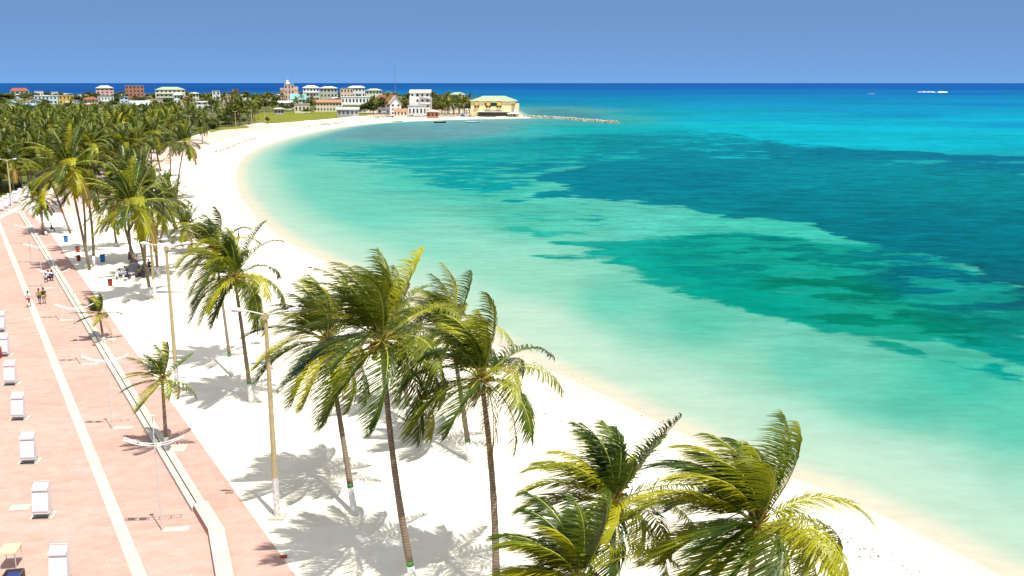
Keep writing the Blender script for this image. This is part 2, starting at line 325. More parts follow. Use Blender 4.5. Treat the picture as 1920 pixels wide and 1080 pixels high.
MIDC_ = [(1200,500,(8,168,148)),(1400,560,(0,160,140)),(1700,600,(20,165,140)),(1850,690,(0,160,150)),(930,420,(45,182,160)),(1500,500,(15,165,145)),(900,300,(30,178,170)),(700,290,(45,182,175)),(1100,270,(0,165,170)),(1100,470,(15,170,155)),(1750,520,(20,160,150)),(1900,600,(10,140,130))]
MIDP = [([(915,419),(995,431),(1046,445),(1082,453),(1110,463),(1014,474),(1058,480),(1145,480),(1160,484),(1200,524),(1279,540),(1358,564),(1398,579),(1477,592),(1576,622),(1675,644),(1760,660),(1834,680),(1870,700),(1960,735),(2400,900),(2400,600),(1960,540),(1700,455),(1556,447),(1477,434),(1358,433),(1279,437),(1160,444),(1060,452),(1000,425),(950,410)], 1),
        ([(640,290),(680,272),(800,262),(950,256),(1100,250),(1250,245),(1400,258),(1300,290),(1100,315),(1010,330),(1005,350),(960,366),(880,374),(830,352),(790,338),(760,322),(690,305)], .75)]
MIDH = [[(1664,627),(1760,628),(1830,648),(1960,690),(1960,715),(1870,672),(1834,676),(1750,654)]]
mc = idw(MIDC_, P, RR); midm = np.zeros(len(P))
for poly, lv in MIDP:
    t = np.clip(sdist(P, [W(*p) for p in poly])/(RR*(.03 if lv == 1 else .05))*.5+.5, 0, 1); midm = np.maximum(midm, lv*t)
for poly in MIDH: midm -= np.clip(sdist(P, [W(*p) for p in poly])/(RR*.012)*.5+.5, 0, 1)
lc = idw(LIGHT, P, RR); wc = idw(WEED, P, RR)
dens = np.zeros(len(P))
for poly, lv in WP:
    s = sdist(P, [W(*p) for p in poly])/(RR*(.035 if lv > .55 else .02))
    t = np.clip(s*.5+.5, 0, 1); dens = np.maximum(dens, lv*t*t*(3-2*t))
for poly, lv in HOLES:
    s = sdist(P, [W(*p) for p in poly])/(RR*.022); t = np.clip(s*.5+.5, 0, 1); dens -= lv*t*t*(3-2*t)
dens = np.where(-sd < 12, dens*np.clip(-sd/12, 0, 1), dens)
# shallow bed: pale wet sand, then aqua, by distance from the water's edge
d = -sd; sc0 = np.clip(RR/55, 1, 2.2)
def blend(a, b, t): t = np.clip(t, 0, 1)[:, None]; t = t*t*(3-2*t); return a*(1-t)+b*t
c0 = np.array(lin((253, 244, 218))); c1 = np.array(lin((206, 236, 212)))
far = np.clip((RR-480)/150, 0, 1)
base = blend(np.tile(c0, (len(P), 1)), np.tile(c1, (len(P), 1)), (d-.3)/(2.6*(1+.3*sc0)))
lc = blend(base, lc, (d-1)/(15*(1-.45*far)))
P3 = np.c_[P, np.full(len(P), WZ)]
keep = sd < 6; fk = keep[F].any(1)
wm = npmesh('sea', P3, F[fk], [])
for nm, arr in (('bed', lc/GAIN), ('weedcol', wc/GAIN), ('midcol', mc/GAIN)):
    a = wm.attributes.new(nm, 'FLOAT_COLOR', 'POINT'); a.data.foreach_set('color', np.c_[arr, np.ones(len(P))].astype(np.float32).ravel())
for nm, arr in (('weed_cover', dens), ('shoredist', d), ('mid_cover', midm)):
    a = wm.attributes.new(nm, 'FLOAT', 'POINT'); a.data.foreach_set('value', arr.astype(np.float32))
def watermat():
    m = bpy.data.materials.new('sea_water'); m.use_nodes = True; n = m.node_tree; n.nodes.clear(); L = n.links.new
    def N(t, **k):
        x = n.nodes.new(t)
        for a, b in k.items(): setattr(x, a, b)
        return x
    def at(s): x = N('ShaderNodeAttribute'); x.attribute_name = s; return x
    g = N('ShaderNodeNewGeometry')
    def noise(s, det, rough=.55, sc=(1, 1, 1)):
        mp = N('ShaderNodeMapping'); mp.inputs['Scale'].default_value = sc; mp.inputs['Rotation'].default_value = (0, 0, R(12)); L(g.outputs['Position'], mp.inputs['Vector'])
        x = N('ShaderNodeTexNoise'); x.inputs['Scale'].default_value = s; x.inputs['Detail'].default_value = det; x.inputs['Roughness'].default_value = rough
        L(mp.outputs[0], x.inputs['Vector']); return x.outputs['Fac']
    def math_(op, a, b=None, c=None):
        x = N('ShaderNodeMath', operation=op)
        for i, v in enumerate((a, b, c)):
            if v is None: continue
            if isinstance(v, (int, float)): x.inputs[i].default_value = v
            else: L(v, x.inputs[i])
        return x.outputs[0]
    def mr(v, a, b, c=0, d=1, sm=True):
        x = N('ShaderNodeMapRange'); x.interpolation_type = 'SMOOTHSTEP' if sm else 'LINEAR'
        for i, q in enumerate((a, b, c, d)): x.inputs[i+1].default_value = q
        L(v, x.inputs[0]); return x.outputs[0]
    def mix(f, a, b, bt='MIX'):
        x = N('ShaderNodeMix', data_type='RGBA', blend_type=bt)
        for i, v in ((0, f), (6, a), (7, b)):
            if isinstance(v, (int, float)): x.inputs[i].default_value = v
            elif isinstance(v, tuple): x.inputs[i].default_value = (*v, 1)
            else: L(v, x.inputs[i])
        return x.outputs[2]
    n1 = noise(.16, 8, .62, (.55, 1, 1)); n2 = noise(.04, 6, .55, (.6, 1, 1)); n3 = noise(.012, 4, .5, (.5, 1, 1)); n0 = noise(.5, 6, .6, (.5, 1, 1))
    s = math_('ADD', math_('ADD', math_('MULTIPLY', math_('SUBTRACT', n1, .5), 2.3), math_('MULTIPLY', math_('SUBTRACT', n0, .5), .8)), math_('MULTIPLY', math_('SUBTRACT', n2, .5), 1.5))
    dn = at('weed_cover').outputs['Fac']
    amp = mr(dn, .74, .95, 1, .42)
    gate = mr(dn, .08, .4)
    v = math_('ADD', dn, math_('MULTIPLY', math_('MULTIPLY', s, amp), gate))
    mask = mr(v, .39, .64)
    bed = at('bed').outputs['Color']
    tone = mr(math_('ADD', n2, n3), .75, 1.25, .86, 1.12, False)
    bed2 = mix(1, bed, N('ShaderNodeCombineColor').outputs[0], 'MULTIPLY')
    cc = bed2.node.inputs[7].links[0].from_node
    for i in range(3): L(tone, cc.inputs[i])
    sh = mr(at('shoredist').outputs['Fac'], 4, 40)
    bedf = mix(sh, bed, bed2)
    wtone = mr(math_('ADD', math_('MULTIPLY', n1, .6), math_('MULTIPLY', n0, .4)), .35, .65, .78, 1.22, False)
    wc_ = mix(1, at('weedcol').outputs['Color'], N('ShaderNodeCombineColor').outputs[0], 'MULTIPLY')
    cc = wc_.node.inputs[7].links[0].from_node
    for i in range(3): L(wtone, cc.inputs[i])
    mv = math_('ADD', at('mid_cover').outputs['Fac'], math_('MULTIPLY', math_('ADD', math_('SUBTRACT', n1, .5), math_('MULTIPLY', math_('SUBTRACT', n0, .5), .5)), math_('MULTIPLY', mr(at('mid_cover').outputs['Fac'], .02, .3), 2.2)))
    c = mix(mask, mix(mr(mv, .36, .68), bedf, at('midcol').outputs['Color']), wc_)
    # wavelets: ripple light and dark painted into the colour, plus a bump
    w1 = noise(1.1, 5, .6, (.45, 1, 1)); w2 = noise(.28, 6, .62, (.4, 1, 1))
    wv = mr(math_('ADD', w1, w2), .80, 1.20, .78, 1.18, False)
    cx = N('ShaderNodeCombineColor')
    for i in range(3): L(wv, cx.inputs[i])
    c = mix(mr(at('shoredist').outputs['Fac'], 3, 60, .25, 1), c, mix(1, c, cx.outputs[0], 'MULTIPLY'))
    w4 = noise(.9, 8, .75, (.28, 1, 1)); fl = mr(w4, .56, .66, 1, .62); fm = math_('MULTIPLY', mask, mr(n2, .45, .6))
    cf = N('ShaderNodeCombineColor')
    for i in range(3): L(fl, cf.inputs[i])
    c = mix(math_('MULTIPLY', fm, .8), c, mix(1, c, cf.outputs[0], 'MULTIPLY'))
    bp = N('ShaderNodeBump'); bp.inputs['Strength'].default_value = .35; bp.inputs['Distance'].default_value = .25
    L(math_('ADD', math_('MULTIPLY', w1, .4), w2), bp.inputs['Height'])
    df = N('ShaderNodeBsdfDiffuse'); L(c, df.inputs[0]); L(bp.outputs[0], df.inputs['Normal'])
    gl = N('ShaderNodeBsdfGlossy'); gl.inputs['Roughness'].default_value = .22; L(bp.outputs[0], gl.inputs['Normal'])
    fr = N('ShaderNodeFresnel'); fr.inputs[0].default_value = 1.33
    mx = N('ShaderNodeMixShader'); L(mr(fr.outputs[0], 0, 1, 0.0, .06, False), mx.inputs[0]); L(df.outputs[0], mx.inputs[1]); L(gl.outputs[0], mx.inputs[2])
    o = N('ShaderNodeOutputMaterial'); L(mx.outputs[0], o.inputs[0]); return m
wm.materials.append(watermat())
tag(link('sea', wm), kind='structure')

# ------------------------------------------------------------------ flat sheets on the land
def sheet(name, pts, m, z, jit=0, step=None, thick=0, **k):
    pts = [Vector(p) for p in pts]; o = []
    for i, a in enumerate(pts):
        b = pts[(i+1) % len(pts)]; L = (b-a).length
        n = max(1, int(L/step)) if step else 1
        for q in range(n):
            p = a.lerp(b, q/n)
            if jit and q: p = p+Vector((random.uniform(-jit, jit), random.uniform(-jit, jit)))
            o.append(p)
    ar = sum(o[i].x*o[(i+1) % len(o)].y-o[(i+1) % len(o)].x*o[i].y for i in range(len(o)))
    if ar < 0: o = o[::-1]
    bm = bmesh.new(); f = bm.faces.new([bm.verts.new((p.x, p.y, z)) for p in o])
    if thick:
        r = bmesh.ops.extrude_face_region(bm, geom=[f])
        for e in r['geom']:
            if isinstance(e, bmesh.types.BMVert): pass
        for v in [v for v in r['geom'] if isinstance(v, bmesh.types.BMVert)]: v.co.z += thick
        bmesh.ops.recalc_face_normals(bm, faces=bm.faces)
    bmesh.ops.triangulate(bm, faces=[f for f in bm.faces if len(f.verts) > 4])
    me = bpy.data.meshes.new(name); bm.to_mesh(me); bm.free(); me.materials.append(m)
    return tag(link(name, me), **(k or dict(kind='structure')))
dirv = (Vector(W(0, 415))-Vector(W(275, 1080))).normalized(); nrm = Vector((dirv.y, -dirv.x))   # along and to the sea side of the walk
A0 = Vector(W(262, 1080))
def PR(s, off): return A0+dirv*s+nrm*off          # walk coordinates: metres along, metres towards the sea
def PRpx(px, py):
    q = Vector(W(px, py))-A0; return q.dot(dirv), q.dot(nrm)
sR, oR = PRpx(422, 897); oR = .5*(oR+PRpx(215, 605)[1])
sK, oK = PRpx(340, 905)
sEnd = PRpx(0, 408)[0]
print('walk', sEnd, 'right edge', oR, PRpx(560, 1080), PRpx(140, 500), 'kerb', oK, PRpx(100, 515))
sheet('promenade', [PR(-60, oR), PR(sEnd-20, oR), W(120, 395), W(175, 345), W(240, 310), W(300, 280), W(350, 262), W(400, 247), W(455, 236), W(520, 230), W(535, 234), W(470, 246), W(420, 256),
      W(382, 268), W(345, 285), W(320, 305)] [:-1][:2]+[PR(sEnd+4, oR-1), PR(sEnd+25, oR-1.5), PR(sEnd+25, -60), PR(-60, -60)], PINK, .002, thick=.03)
sheet('promenade', [W(100, 400), W(150, 400), W(330, 300), W(400, 268), W(470, 248), W(560, 236), W(600, 233), W(560, 231), W(500, 234), W(455, 236), W(400, 247), W(340, 262), W(240, 300), W(60, 372)], PALEPINK, .045, jit=.5, step=12)
sheet('pale_band', [PR(-60, -.31), PR(sEnd, -.31), PR(sEnd, .31), PR(-60, .31)], M['kerb'], .037)
eA, eB = Vector(W(0, 411)), Vector(W(130, 345)); ed = (eB-eA).normalized(); en = Vector((-ed.y, ed.x))
sheet('pale_band', [eA-ed*30, eB+ed*30, eB+ed*30+en*1.3, eA-ed*30+en*1.3], M['kerb'], .052)
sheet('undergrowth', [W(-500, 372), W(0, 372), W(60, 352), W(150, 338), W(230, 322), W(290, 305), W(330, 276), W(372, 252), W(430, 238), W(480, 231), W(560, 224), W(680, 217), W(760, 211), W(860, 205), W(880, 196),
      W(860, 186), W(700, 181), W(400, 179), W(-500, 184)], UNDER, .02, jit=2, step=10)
sheet('beach_dirt', [W(640, 216), W(700, 219.5), W(760, 220.5), W(850, 219.5), W(940, 218.5), W(975, 216), W(960, 210), W(870, 206), W(760, 203), W(700, 208)], DIRT, .03, jit=1.5, step=10)
sheet('grass_field', [W(482, 229), W(500, 232), W(560, 228), W(640, 220.5), (W(690, 216)), W(700, 212), W(640, 208.5), W(560, 209), W(490, 212), W(470, 218)], GRASS, .06, jit=2, step=12)
sheet('grass_field', [W(392, 249), W(425, 243), W(470, 240), W(462, 236), W(420, 238), W(395, 243)], GRASS, .07, jit=1, step=8)
sheet('grass_field', [W(-80, 384), W(8, 372), W(30, 365), W(10, 352), W(-80, 356)], GRASS, .06, jit=.5, step=5)
for q in ([(10, 222), (95, 217), (90, 212), (0, 216)], [(165, 222), (195, 219), (192, 214), (160, 217)]):
    sheet('grass_field', [W(*p) for p in q], GRASS, .08, jit=1.5, step=8)

# low grooved kerb wall, then the wider bench wall that bends
sb = PRpx(372, 958)[0]
kb = empty('kerb_wall', (*PR(sb, oK), 0.03), label='long low pale kerb wall with a dark groove running along the pink promenade', cat='kerb wall')
def strip(s0, s1, o0, o1, z0, z1):
    a, b, c, e = PR(s0, o0), PR(s0, o1), PR(s1, o1), PR(s1, o0); q = [a, b, c, e]
    l = kb.location; return [(p.x-l.x, p.y-l.y) for p in q], z0, z1
sk1 = PRpx(35, 400)[0]
m1 = MB().prism(*strip(sb, sk1, oK-.36, oK-.02, 0, .26)); m1.build('inner_coping', M['kerb'], kb)
m1 = MB().prism(*strip(sb, sk1, oK+.06, oK+.50, 0, .26)); m1.build('outer_coping', M['kerb'], kb)
m1 = MB().prism(*strip(sb, sk1, oK-.02, oK+.06, 0, .12)); m1.build('groove', M['joint'], kb)
bend = Vector(W(392, 1012)); endp = Vector(W(404, 1085)); dn = (endp-bend).normalized(); nb = Vector((-dn.y, dn.x))
bw = empty('bench_wall', (*PR(sb, oK), 0.03), label='raised pale bench wall with pink side that bends at the near end of the kerb', cat='bench wall')
l = bw.location
o0, o1 = oK-.26, oK+.52
sbend = (bend-A0).dot(dirv)
pin = [PR(sb-.03, o0), PR(sbend+.2, o0)]; e0 = pin[1]+dn*40
pout = [PR(sb-.03, o1), PR(sbend-.1, o1)]; e1 = pout[1]+dn*40
outl = [pin[0], pin[1], e0, e1, pout[1], pout[0]]
mb = MB(); qq = [(p.x-l.x, p.y-l.y) for p in outl]
ar = sum(qq[i][0]*qq[(i+1) % 6][1]-qq[(i+1) % 6][0]*qq[i][1] for i in range(6))
if ar < 0: qq = qq[::-1]
mb.prism(qq, 0, .42); mb.build('base', M['pinkside'], bw)
ctr = Vector((sum(q[0] for q in qq)/6, sum(q[1] for q in qq)/6))
mb = MB(); mb.prism(qq, .423, .50); mb.build('coping', M['kerb'], bw)

ords = ['first', 'second', 'third', 'fourth', 'fifth', 'sixth', 'seventh']
# ------------------------------------------------------------------ palms
def frond_np(org, az, el, L, wind, npair, ww, droop, seed, llen=1.0, nseg=12):
    """returns leaflet verts/faces and rachis points"""
    r = np.random.default_rng(seed)
    d = np.array([math.cos(el)*math.cos(az), math.cos(el)*math.sin(az), math.sin(el)]); p = np.array(org, float)
    pts = [p.copy()]; tans = [d.copy()]; ds = L/nseg
    for i in range(nseg):
        s = (i+1)/nseg
        d = d+np.array([0, 0, -droop])*(.05+.22*s)+np.array(wind)*(.03+.12*s); d /= np.linalg.norm(d)
        p = p+d*ds; pts.append(p.copy()); tans.append(d.copy())
    pts = np.array(pts); tans = np.array(tans)
    s = np.linspace(.16, .995, npair); s = np.repeat(s, 2); side = np.tile([1, -1], npair).astype(float)
    s = np.clip(s+r.uniform(-.004, .004, len(s)), 0, 1)
    x = s*nseg; i0 = np.minimum(x.astype(int), nseg-1); f = (x-i0)[:, None]
    O = pts[i0]*(1-f)+pts[i0+1]*f; T = tans[i0]*(1-f)+tans[i0+1]*f; T /= np.linalg.norm(T, axis=1)[:, None]
    up = np.array([0, 0, 1.]); S = np.cross(T, up); nn = np.linalg.norm(S, axis=1)[:, None]
    S = np.where(nn < .15, np.array([1., 0, 0]), S/np.maximum(nn, 1e-6)); U = np.cross(S, T)
    ang = .95-.55*s
    D = T*np.cos(ang)[:, None]+S*side[:, None]*np.sin(ang)[:, None]+U*(.18*np.ones(len(s)))[:, None]
    D += r.normal(0, .085, D.shape)
    wnd = np.array(wind); D += wnd*.45
    D /= np.linalg.norm(D, axis=1)[:, None]
    ln = 1.12*llen*(.30+.95*np.sin(np.pi*np.clip(s*.82+.13, 0, 1))**.8)*(1-.35*s)*r.uniform(.68, 1.12, len(s))
    fall = np.array([0, 0, -.7])+wnd*.85
    V = []; st = (0, .3, .65, 1.0); wd = (.55, 1, .75, .04)
    for a, b in zip(st, wd):
        c = O+D*(ln*a)[:, None]+fall[None]*(ln*(a**2)*.75)[:, None]
        dd = D+fall[None]*1.5*a; dd /= np.linalg.norm(dd, axis=1)[:, None]
        sv = np.cross(dd, U); q = np.linalg.norm(sv, axis=1)[:, None]; sv = sv/np.maximum(q, .2)
        V.append(c+sv*ww*b*.5); V.append(c-sv*ww*b*.5)
    V = np.stack(V, 1)                                   # (n, 8, 3)
    n = len(s); b0 = (np.arange(n)*8)[:, None]
    FF = np.concatenate([b0+np.array([[0, 1, 3, 2]]), b0+np.array([[2, 3, 5, 4]]), b0+np.array([[4, 5, 7, 6]])], 0)
    return V.reshape(-1, 3), FF, pts
def rachis_np(pts, r0, r1):
    mb = MB(); n = len(pts); mb.tube([tuple(p) for p in pts], [r0+(r1-r0)*i/(n-1) for i in range(n)], 4, False)
    return np.array([tuple(v) for v in mb.v]), np.array(mb.f)
def frond_mesh(parts):
    VV = []; FF = []; MI = []; b = 0
    for V, F_, mi in parts:
        VV.append(V); FF.append(F_+b); MI.append(np.full(len(F_), mi)); b += len(V)
    return np.concatenate(VV), np.concatenate(FF), np.concatenate(MI)
def mk(name, V, F_, MI, mats):
    me = npmesh(name, V, F_, mats, False); me.polygons.foreach_set('material_index', MI.astype(np.int32)); me.update(); return me
_mb = MB().tube([(0, 0, .14), (0, 0, .09), (0, 0, 0), (0, 0, -.1), (0, 0, -.14)], [.03, .1, .13, .09, .02], 7)
NUTM = mesh('coconut', _mb.v, _mb.f, NUT, True)
def trunk_pts(base, top, n=14, bow=.25, out=0):
    base = Vector(base); top = Vector(top); lean = top-base; horiz = Vector((lean.x, lean.y, 0)); P_ = []
    hn = Vector((-lean.y, lean.x, 0)); hn = hn.normalized() if hn.length > .01 else Vector((1, 0, 0))
    for i in range(n+1):
        s = i/n; f = s**1.5 if bow >= 0 else s**.7
        P_.append(Vector((base.x+horiz.x*(s*(1-abs(bow))+f*abs(bow)), base.y+horiz.y*(s*(1-abs(bow))+f*abs(bow)), base.z+lean.z*s))+hn*out*math.sin(math.pi*s))
    return P_
def palm(base_px, heart_px, label, Lf=4.3, nf=22, wind=(-.9, .35, .05), ws=1.0, dy=0.0, seed=1, npair=60, ww=.058, dry=3, droop=1.0,
         paint=True, name='palm_tree', rad=.19, out=0, baseW=None, extra=(), group='tall palms on the near sand', azr=None, llen=1.0, bend=.3):
    rr = random.Random(seed)
    b = Vector((*W(*base_px), 0)) if baseW is None else Vector(baseW)
    h = atY(heart_px[0], heart_px[1], b.y+dy)
    root = empty(name, b, label=label, cat='palm tree', group=group)
    hl = h-b; hl = Vector(hl)
    tp = trunk_pts((0, 0, -.1), hl, 18, bend, out)
    hgt = hl.z; pb = min(1.5, hgt*.2)
    k = max(1, round(18*pb/hgt)); k2 = k+1 if hgt > 5 else k
    rf = lambda i: rad*(1.25 if i == 0 else 1.0)*(1-.42*i/18)*(1+.05*math.sin(i*2.3))
    if paint:
        MB().tube(tp[:k+1], [rf(i)*1.03 for i in range(k+1)], 10).build('painted_base', WPAINT, root, smooth=True)
        bt = tp[k].lerp(tp[k+1], .35)
        MB().tube([tp[k], bt], [rf(k)*1.05, rf(k)*1.04], 10).build('painted_band', GPAINT, root, smooth=True)
        MB().tube([bt]+tp[k+1:], [rf(k)]+[rf(i) for i in range(k+1, 19)], 10).build('trunk', BARK, root, smooth=True)
    else:
        MB().tube(tp, [rf(i) for i in range(19)], 10).build('trunk', BARK, root, smooth=True)
    # heart of the crown: leaf bases, fibre, nuts
    mb = MB(); sc_ = Lf/4.3
    for i in range(26):
        a = rr.uniform(0, 6.28); e = rr.uniform(-.3, 1.4); q = Vector((math.cos(a)*math.cos(e), math.sin(a)*math.cos(e), math.sin(e)))
        o = Vector((0, 0, rr.uniform(-.5, .15)*sc_))
        mb.tube([o, o+q*rr.uniform(.3, .6)*sc_, o+q*rr.uniform(.6, .95)*sc_+Vector((0, 0, -.12))], [.09*sc_, .06*sc_, .02*sc_], 5)
    nf = int(nf*1.3)
    crown = mb.build('crown', BOOT, root, loc=hl)
    if Lf > 3.5:
        for i in range(7):
            a = rr.uniform(0, 6.28); link('coconut', NUTM, crown, (math.cos(a)*.33*sc_, math.sin(a)*.33*sc_, (-.35-rr.uniform(0, .3))*sc_))
    wv = np.array(wind)*ws
    for i in range(nf):
        t = i/(nf-1)
        az = i*2.39996+rr.uniform(-.3, .3) if azr is None else rr.uniform(*azr)
        el = R(82-105*t**1.1+rr.uniform(-8, 8))
        w_i = wv*rr.uniform(.75, 1.2); L = Lf*rr.uniform(.85, 1.08)*(1 if t > .15 else .8)
        dr = droop*(.55+.6*t)*rr.uniform(.8, 1.2)
        isdry = t > 1-dry/nf and rr.random() < .75
        mi = 4 if isdry else (2 if (rr.random() < (.20+.32*t)) else (3 if rr.random() < .4 else 1))
        V, F_, pts = frond_np((0, 0, 0), az, el, L, w_i, npair if not isdry else npair//2, ww*(1 if not isdry else .6), dr, seed*100+i, llen=llen*Lf/4.3*(1 if not isdry else .7))
        Vr, Fr = rachis_np(pts, .035, .008)
        VV, FF, MI = frond_mesh([(V, F_, mi-0), (Vr, Fr, 0)])
        link('frond', mk('frond', VV, FF, MI, [RACH]+LEAF), crown)
    for (az, el, L, dr, mi, wsc) in extra:
        V, F_, pts = frond_np((0, 0, 0), R(az), R(el), L, wv*wsc, npair, ww, dr, seed*100+77, llen=llen*Lf/4.3)
        Vr, Fr = rachis_np(pts, .035, .008); VV, FF, MI = frond_mesh([(V, F_, mi), (Vr, Fr, 0)])
        link('frond', mk('frond', VV, FF, MI, [RACH]+LEAF), crown)
    return root

palm((778, 1105), (716, 640), 'tall leaning palm in the middle, widest crown, green band low on its trunk', 5.3, 28, seed=11, dy=1.0, dry=3, out=.35, ws=.75)
palm((665, 965), (612, 640), 'dense dark palm behind the middle palm, roots showing at its white base', 5.2, 26, seed=12, dy=3.0, ws=.9, dry=1)
palm((930, 1150), (903, 712), 'palm with dry orange hanging fronds and a straight grey trunk right of the middle', 4.6, 22, seed=13, dy=2.0, dry=6, out=-.2, ws=.6, droop=1.15)
palm((882, 866), (846, 625), 'palm behind the dry fronded one, only a short piece of trunk with green band visible', 5.0, 22, seed=14, dy=1.5, dry=1, ws=.8)
palm((768, 792), (742, 590), 'palm half hidden behind the middle crown, yellow fronds towards the water', 4.4, 18, seed=15, dy=1.0, dry=1, ws=.6)
palm((472, 756), (440, 522), 'palm with yellow drooping fronds and two tone trunk left of the tall lamp', 4.9, 30, seed=16, dy=0.5, dry=2, ws=.5, droop=1.15)
palm((435, 706), (404, 470), 'dark green palm behind the yellow drooping one, straight thin trunk', 4.6, 20, seed=17, dy=3.0, dry=0, ws=1.0, rad=.15)
palm((1165, 1165), (1150, 945), 'feathery upright palm near the bottom edge, left of the dark swept palm', 4.7, 24, seed=18, dy=0, dry=1, ws=.6, baseW=(4.3, 36.0, 0), droop=.85)
palm((1415, 1165), (1420, 985), 'dark wind swept palm at the bottom with one long frond reaching right', 4.8, 30, seed=19, dy=0, dry=3, ws=1.0, baseW=(8.6, 31.6, 0),
     extra=[(8, 40, 5.2, .95, 2, -.15), (-15, 5, 3.4, .9, 2, -.1)])
palm((1080, 1260), (1085, 1090), 'low palm at the bottom edge, crown cut off by the frame', 4.2, 24, seed=20, dy=0, dry=1, ws=.8, baseW=(2.2, 32.0, 0))
palm((313, 846), (304, 712), 'young palm on a pale square pad in the promenade beside the curved lamp', 2.9, 14, seed=21, dy=.2, dry=2, ws=1.0, npair=32, rad=.15, group='young palms on the promenade', droop=.6)
palm((195, 641), (186, 590), 'small narrow young palm farther along the promenade edge', 2.5, 11, seed=22, dy=.2, dry=2, ws=1.3, npair=28, ww=.08, rad=.14, group='young palms on the promenade', droop=.45)

def zone(x, y):
    px, py = px_of(x, y, 0)
    h_ = 'at the left frame edge' if px < 30 else 'under the pale blue building' if px < 100 else 'below the yellow building' if px < 150 else 'below the pink block' if px < 215 else 'below the orange brick block' if px < 285 else \
        'below the wide cream hotel' if px < 350 else 'left of the dark tree clump' if px < 430 else 'left of the pink tower' if px < 520 else 'around the pink tower' if px < 600 else 'behind the long cream house' if px < 690 else 'around the red roof' if px < 760 else 'by the white four storey house'
    d = math.hypot(x, y); v_ = 'front row' if d < 215 else 'second row' if d < 240 else 'middle rows' if d < 290 else 'back rows' if d < 370 else 'farther back' if d < 600 else 'far back' if d < 1000 else 'farthest'
    return h_+', '+v_
# mid and far palms: shared crowns
def crown_variant(seed, nf, npair, ww, Lf, ws=.75):
    rr = random.Random(seed); parts = []
    for i in range(nf):
        t = i/(nf-1); az = i*2.39996+rr.uniform(-.3, .3); el = R(80-108*t+rr.uniform(-8, 8))
        mi = 4 if (t > .9 and rr.random() < .5) else (2 if rr.random() < .10+.28*t else (3 if rr.random() < .62 else 1))
        V, F_, pts = frond_np((0, 0, 0), az, el, Lf*rr.uniform(.85, 1.1), np.array((-.9, .35, .05))*ws*rr.uniform(.7, 1.2), npair, ww, .6+.5*t, seed*50+i, nseg=8)
        parts.append((V, F_, mi)); Vr, Fr = rachis_np(pts, .045, .02); parts.append((Vr, Fr, 0))
    return mk('palm_crown', *frond_mesh(parts), [RACH]+LEAF)
MIDC = [crown_variant(300+i, 27, 32, .095, 4.2, ws) for i, ws in enumerate((.4, .65, .8, .3))]
FARC = [crown_variant(400+i, 22, 15, .20, 4.2, ws) for i, ws in enumerate((.4, .6, .8, .3, .55))]
mbt = MB().tube(trunk_pts((0, 0, 0), (0, 0, 1), 8), [.2*(1-.4*i/8) for i in range(9)], 7)
def simple_palm(base, top, crownm, s, label, group, paint=False, name='palm_tree'):
    root = empty(name, base, label=label, cat='palm tree', group=group)
    t = Vector(top)-Vector(base)
    tp = trunk_pts((0, 0, 0), t, 8, random.choice((.5, -.5)), random.uniform(-.3, .3))
    k = 2 if paint else 0
    if paint: MB().tube(tp[:2], [.21, .19], 8).build('painted_base', WPAINT, root, smooth=True)
    MB().tube(tp[1 if paint else 0:], [.2*(1-.4*i/8) for i in range(1 if paint else 0, 9)], 7).build('trunk', BARK, root, smooth=True)
    c = link('crown', crownm, root, loc=t, rz=random.uniform(-.5, .5)); c.scale = (s, s, s)
    return root
MG = 'palms of the beach grove'
mids = [((168, 506), (128, 312), 1.05, 'leaning pale trunked palm, frontmost of the left grove, broad crown'), ((176, 500), (160, 340), .95, 'slim palm just right of the frontmost leaning palm of the grove'),
        ((160, 470), (150, 330), .9, 'thin palm close behind the leaning grove palm'), ((132, 438), (92, 330), .95, 'palm of the grove above the grey booth'),
        ((283, 560), (246, 385), 1.05, 'palm with big starry crown, frontmost of the group by the tables'), ((296, 518), (282, 378), .95, 'right hand palm standing behind the picnic group'),
        ((270, 520), (262, 350), .95, 'inner palm of the group over the tables'), ((257, 496), (222, 372), .9, 'second palm from the left over the tables'),
        ((246, 492), (236, 330), .9, 'leftmost slim palm over the tables'), ((219, 462), (212, 412), .55, 'short young palm in the sand left of the tables'),
        ((292, 440), (310, 365), .8, 'small palm leaning right behind the table group'), ((300, 455), (322, 385), .85, 'low palm leaning toward the water'),
        ((331, 372), (346, 268), .95, 'lone slender palm on the open beach at the bend of the bay'), ((320, 330), (318, 268), .8, 'palm just inland of the lone beach palm'),
        ((88, 442), (72, 372), .6, 'small palm with hanging yellow fronds beside the promenade'), ((81, 440), (78, 385), .5, 'dry drooping young palm near the kerb end'),
        ((362, 476), (350, 425), .7, 'small palm behind the second tall lamp'), ((380, 270), (378, 240), .8, 'palm by the far promenade bend')]
for i, (b, h, s, lb) in enumerate(mids):
    bw_ = Vector((*W(*b), 0)); simple_palm(bw_, atY(h[0], h[1], bw_.y+random.uniform(-1, 2)), MIDC[i % 4], s*1.28, lb, MG, paint=i in (1, 4, 5, 9, 14, 16))
def inpoly(p, poly):
    return sdist([p], poly)[0] > 0
def scatter(polypx, n, mind, seed):
    rr = random.Random(seed); poly = [W(*q) for q in polypx]; xs = [p[0] for p in poly]; ys = [p[1] for p in poly]; res = []; tr = 0
    while len(res) < n and tr < n*60:
        tr += 1; p = (rr.uniform(min(xs), max(xs)), rr.uniform(min(ys), max(ys)))
        if not inpoly(p, poly): continue
        if all((p[0]-q[0])**2+(p[1]-q[1])**2 > mind*mind for q in res): res.append(p)
    return res
forest = scatter([(-60, 362), (20, 356), (55, 350), (110, 352), (180, 350), (250, 345), (300, 330), (322, 300), (325, 275), (355, 256), (340, 246), (200, 244), (-60, 250)], 150, 4.6, 5)
